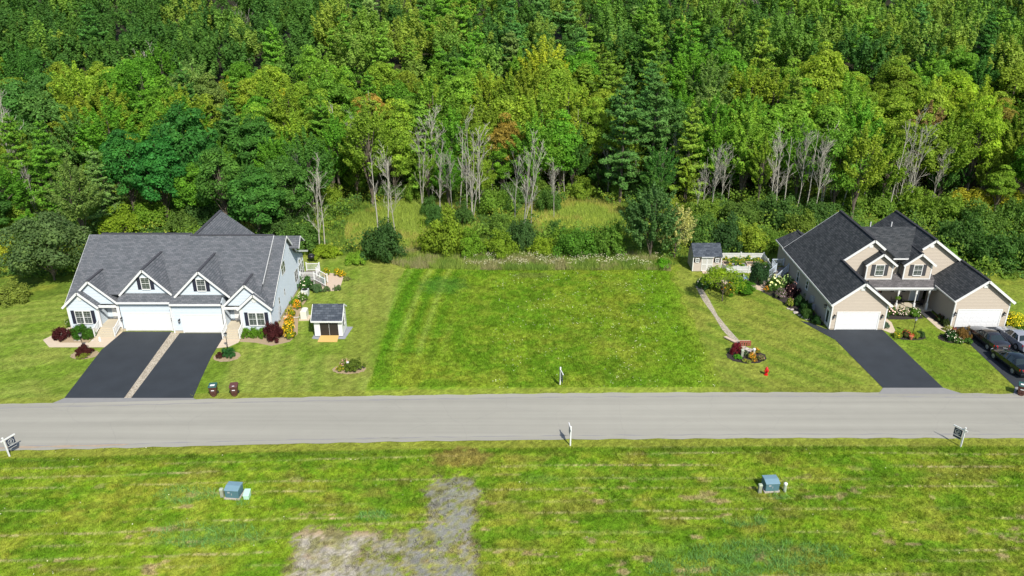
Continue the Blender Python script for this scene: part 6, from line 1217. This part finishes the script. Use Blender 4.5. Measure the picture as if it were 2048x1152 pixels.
thicket('brush', 60000, .55, 1.7, (.27,.33,.045), .13, 701, 'yellow-green goldenrod brush along the foot of the wood')
# ------------------------------------------------------------------ grasses as real blades
def blades(name, pts, h, w, cols, lean=.5, label=None, cat='grass'):
    n = len(pts); a = rs.rand(n)*6.283; d = np.stack([np.cos(a),np.sin(a),0*a],1); l = rs.normal(size=(n,3))*lean; l[:,2] = 1
    hh = (h*(.5+rs.rand(n)))[:,None]; ww = (w*(.6+.8*rs.rand(n)))[:,None]; base = np.concatenate([pts, hz(pts[:,0],pts[:,1])[:,None]],1); tip = base+l*hh
    vs = np.stack([base-d*ww, base+d*ww, tip], 1).reshape(-1,3); cc = np.repeat(np.clip(cols*(.6+.85*rs.rand(n,1)),0,.8), 3, 0)
    o = fastmesh(name, vs, np.arange(n*3,dtype=np.int32).reshape(-1,3), M['blade'], cc); tag(o, label, cat, kind='stuff'); return o
def scatter(n, x0, x1, y0, y1): return np.stack([rs.uniform(x0,x1,n), rs.uniform(y0,y1,n)],1)
def filt(p, m): return p[m]
# near field
p = scatter(250000, -43, 43, 37.5, 54.6); rn = np.interp(p[:,0],RNx,RNy); p = filt(p, (p[:,1] < rn-.02) & (np.abs(p[:,0]) < 5+p[:,1]*.78))
n2 = fbm(p[:,0]*1.6,p[:,1]*1.6,2); n1_ = fbm(p[:,0]*.35,p[:,1]*.35,1); gr = np.minimum(np.maximum(np.abs(p[:,0]+4.35)-1.35,0)+np.maximum(p[:,1]-48.2,0)*.5, np.maximum(np.abs(p[:,0]+8.5)-5.6,0)+np.maximum(p[:,1]-43.3,0)*1.1)+(n2-.5)*2+(n1_-.5)*2.2
keep = (gr > .25) | (rs.rand(len(p)) < .05); p = p[keep]; rn = np.interp(p[:,0],RNx,RNy); tall = np.where(rn-p[:,1] < 1.1, .4, 1.)*(.7+.8*fbm(p[:,0]*.8,p[:,1]*.8,2))
blades('grass', p, .12*tall, .018, ground_col(p[:,0],p[:,1])*1.12, label='rough yellow-green grass of the near field below the road')
tp = scatter(3200,-43,43,37.5,54.0); tr_ = np.interp(tp[:,0],RNx,RNy); tp = tp[(tp[:,1] < tr_-1.2)&(fbm(tp[:,0]*.5,tp[:,1]*.8,55) > .47)]
tq = np.repeat(tp, 16, 0)+rs.normal(size=(len(tp)*16,2))*.11; blades('grass_tuft', tq, .20, .016, ground_col(tq[:,0],tq[:,1])*.95, .45, 'coarse darker grass tufts dotted through the near field')
tp = scatter(2600,-13,18.5,63.2,90.5); tp = tp[fbm(tp[:,0]*.4,tp[:,1]*.4,56) > .48]
tq = np.repeat(tp, 14, 0)+rs.normal(size=(len(tp)*14,2))*.14; blades('grass_tuft', tq, .22, .02, ground_col(tq[:,0],tq[:,1])*.95, .45, 'coarse darker grass tufts dotted through the empty lot')
# bluish tall tufts
pts = []
for cx, cy_, rx, ry, n in ((-20.8,43.2,4.2,1.3,3500),(-24,47.5,2.4,1.0,1200),(17.2,41.4,5.5,1.3,5000),(14,40.0,5.5,1.2,4000),(16.5,44.6,1.6,.6,900),(-9.8,45.2,1.3,.5,500),(-19.6,46.6,.5,.3,150),(19.3,47.3,1.2,.3,300)):
    a = rs.rand(n)*6.283; r_ = np.sqrt(rs.rand(n)); pts.append(np.stack([cx+rx*r_*np.cos(a), cy_+ry*r_*np.sin(a)],1))
p = np.concatenate(pts); p = p[fbm(p[:,0]*1.3,p[:,1]*1.6,8) > .47]
p = p[rs.rand(len(p)) < .6]; blades('tall_grass', p, .30, .016, np.tile(np.array([.20,.40,.10]),(len(p),1)), .6, 'taller bluish green grass tufts in the near field')
# lot
p = scatter(140000, -13.3, 20.5, 62.9, 91.3); p = p[(p[:,0] < 18.9+(p[:,1]-63)*.045)]
blades('grass', p, .13, .026, ground_col(p[:,0],p[:,1])*1.1, label='lush green grass covering the empty lot')
# clover heads
p = scatter(900, -2, 19, 62.5, 90); p = p[(fbm(p[:,0]*.5,p[:,1]*.5,77) > .52)]; q_ = scatter(260,-42,42,39,53.5); q_ = q_[fbm(q_[:,0]*.5,q_[:,1]*.5,78) > .55]
for nm, pp_, lb in (('clover_flower',p,'tiny white clover flowers scattered over the lot'),('clover_flower',q_,'tiny white flowers scattered in the near field')):
    n = len(pp_); me = leaf_mesh(nm, np.concatenate([pp_, .13+.05*rs.rand(n,1)],1), np.tile(np.array([0,-.4,1.]),(n,1)), .035, M['petal'], aspect=1); o = bpy.data.objects.new(nm, me); COL.objects.link(o); o.color = (.62,.62,.5,1); tag(o, lb, 'flowers', kind='stuff')
# lawns
p = scatter(60000, -60, -13.3, 61.2, 92); p = p[p[:,1] < back_edge(p[:,0])]; rf = np.interp(p[:,0],RFx,RFy)
def off_paving(p):
    x, y = p[:,0], p[:,1]; bad = ((x>-41)&(x<-28.3)&(y<74)&(x<-28.9+(64-y)*.0)) | ((x>-46)&(x<-24.8)&(y>73.6)) | ((x>-47.8)&(x<-40.3)&(y>70.5)&(y<74.2)) | ((x>-29.6)&(x<-22.4)&(y>70.8)&(y<76)) | ((x>-20.5)&(x<-16.9)&(y>71.6)&(y<75.4)) | ((x>-24.8)&(x<-22.6)&(y>76)) | ((x>-23.2)&(x<-19.8)&(y>84)&(y<90))
    bad |= ((x>32.4)&(x<39.8)&(y<79)&(y>61)) | ((x>33)&(x<52.2)&(y>74)) | ((x>45.6)&(x<52.6)) | ((x>30.2)&(x<33.2)&(y>75.5)) | ((x>24.8)&(x<31.3)&(y>84.2)&(y<87.7)) | ((x>21.3)&(x<25)&(y>67.2)&(y<71.4)) | ((x>44.4)&(y>73)) | ((x>25.5)&(x<32.3)&(y>89.5)) | ((x>22)&(x<25.8)&(y>89.5)) | (np.abs(x-np.interp(y,[q[1] for q in pp][::-1],[q[0] for q in pp][::-1]))<.5)&(x>20)&(y<86)
    return ~bad
p = p[off_paving(p) & (p[:,1] > np.interp(p[:,0],RFx,RFy)+.02)]
blades('grass', p, .07, .024, ground_col(p[:,0],p[:,1])*1.1, label='mown olive-green lawn around the blue house')
p = scatter(50000, 18.9, 56, 62.1, 94); p = p[(p[:,1] < back_edge(p[:,0])) & (p[:,0] > 18.9+(p[:,1]-63)*.045)]; p = p[off_paving(p)]
blades('grass', p, .07, .024, ground_col(p[:,0],p[:,1])*1.1, label='mown lawn around the beige house')
# rough growth along the lot's upper edge and the meadow beyond
p = scatter(60000, -19, 19.5, 89.6, 97.5); e = back_edge(p[:,0]); k = (p[:,1] > e-.3)&(p[:,1] < e+6.5+fbm(p[:,0]*.4,p[:,1]*0,9)*2); p = p[k]; e = e[k]
t1 = fbm(p[:,0]*.35,p[:,1]*.8,91); base = np.array([.32,.42,.08])*np.ones((len(p),1)); base = np.where((t1 > .56)[:,None], np.array([.40,.38,.17]), base); base = np.where((t1 < .42)[:,None], np.array([.22,.34,.06]), base)
blades('tall_grass', p, .42+.4*fbm(p[:,0]*.5,p[:,1]*.5,92), .022, base, .3, 'tall tan and green weeds along the upper edge of the lot')
p = scatter(170000, -46, 52, 90, 124); e = back_edge(p[:,0]); mm = np.maximum(1-(((p[:,0]+14)/9.5)**2+((p[:,1]-107)/12.5)**2), 1-(((p[:,0]-9)/9)**2+((p[:,1]-111)/9)**2)); mm = np.maximum(mm, 1-(((p[:,0]+35)/8)**2+((p[:,1]-110)/8)**2)); k = (p[:,1] > e+.3)&((mm > -.15)|(rs.rand(len(p)) < .5)); p = p[k]; mm = mm[k]
t1 = fbm(p[:,0]*.25,p[:,1]*.3,95)[:,None]; base = np.where(mm[:,None] > 0, np.where(t1 > .55, np.array([.42,.41,.10]), np.array([.32,.41,.075])), np.where(t1 > .5, np.array([.16,.26,.045]), np.array([.26,.35,.05])))
blades('meadow_grass', p, .55, .028, base, .35, 'uncut yellow-green meadow grass and brush between the lots and the wood')
p = scatter(1600, -6, 19, 90.8, 94.5); k = fbm(p[:,0]*.8,p[:,1]*.8,97) > .5; p = p[k]; n = len(p)
me = leaf_mesh('wildflower', np.concatenate([p,.75+.3*rs.rand(n,1)],1), np.tile(np.array([0,-.5,1.]),(n,1)), .05, M['petal'], aspect=1); o = bpy.data.objects.new('wildflower', me); COL.objects.link(o); o.color = (.42,.42,.30,1); tag(o, 'whitish wildflower heads along the upper right edge of the lot', 'flowers', kind='stuff')
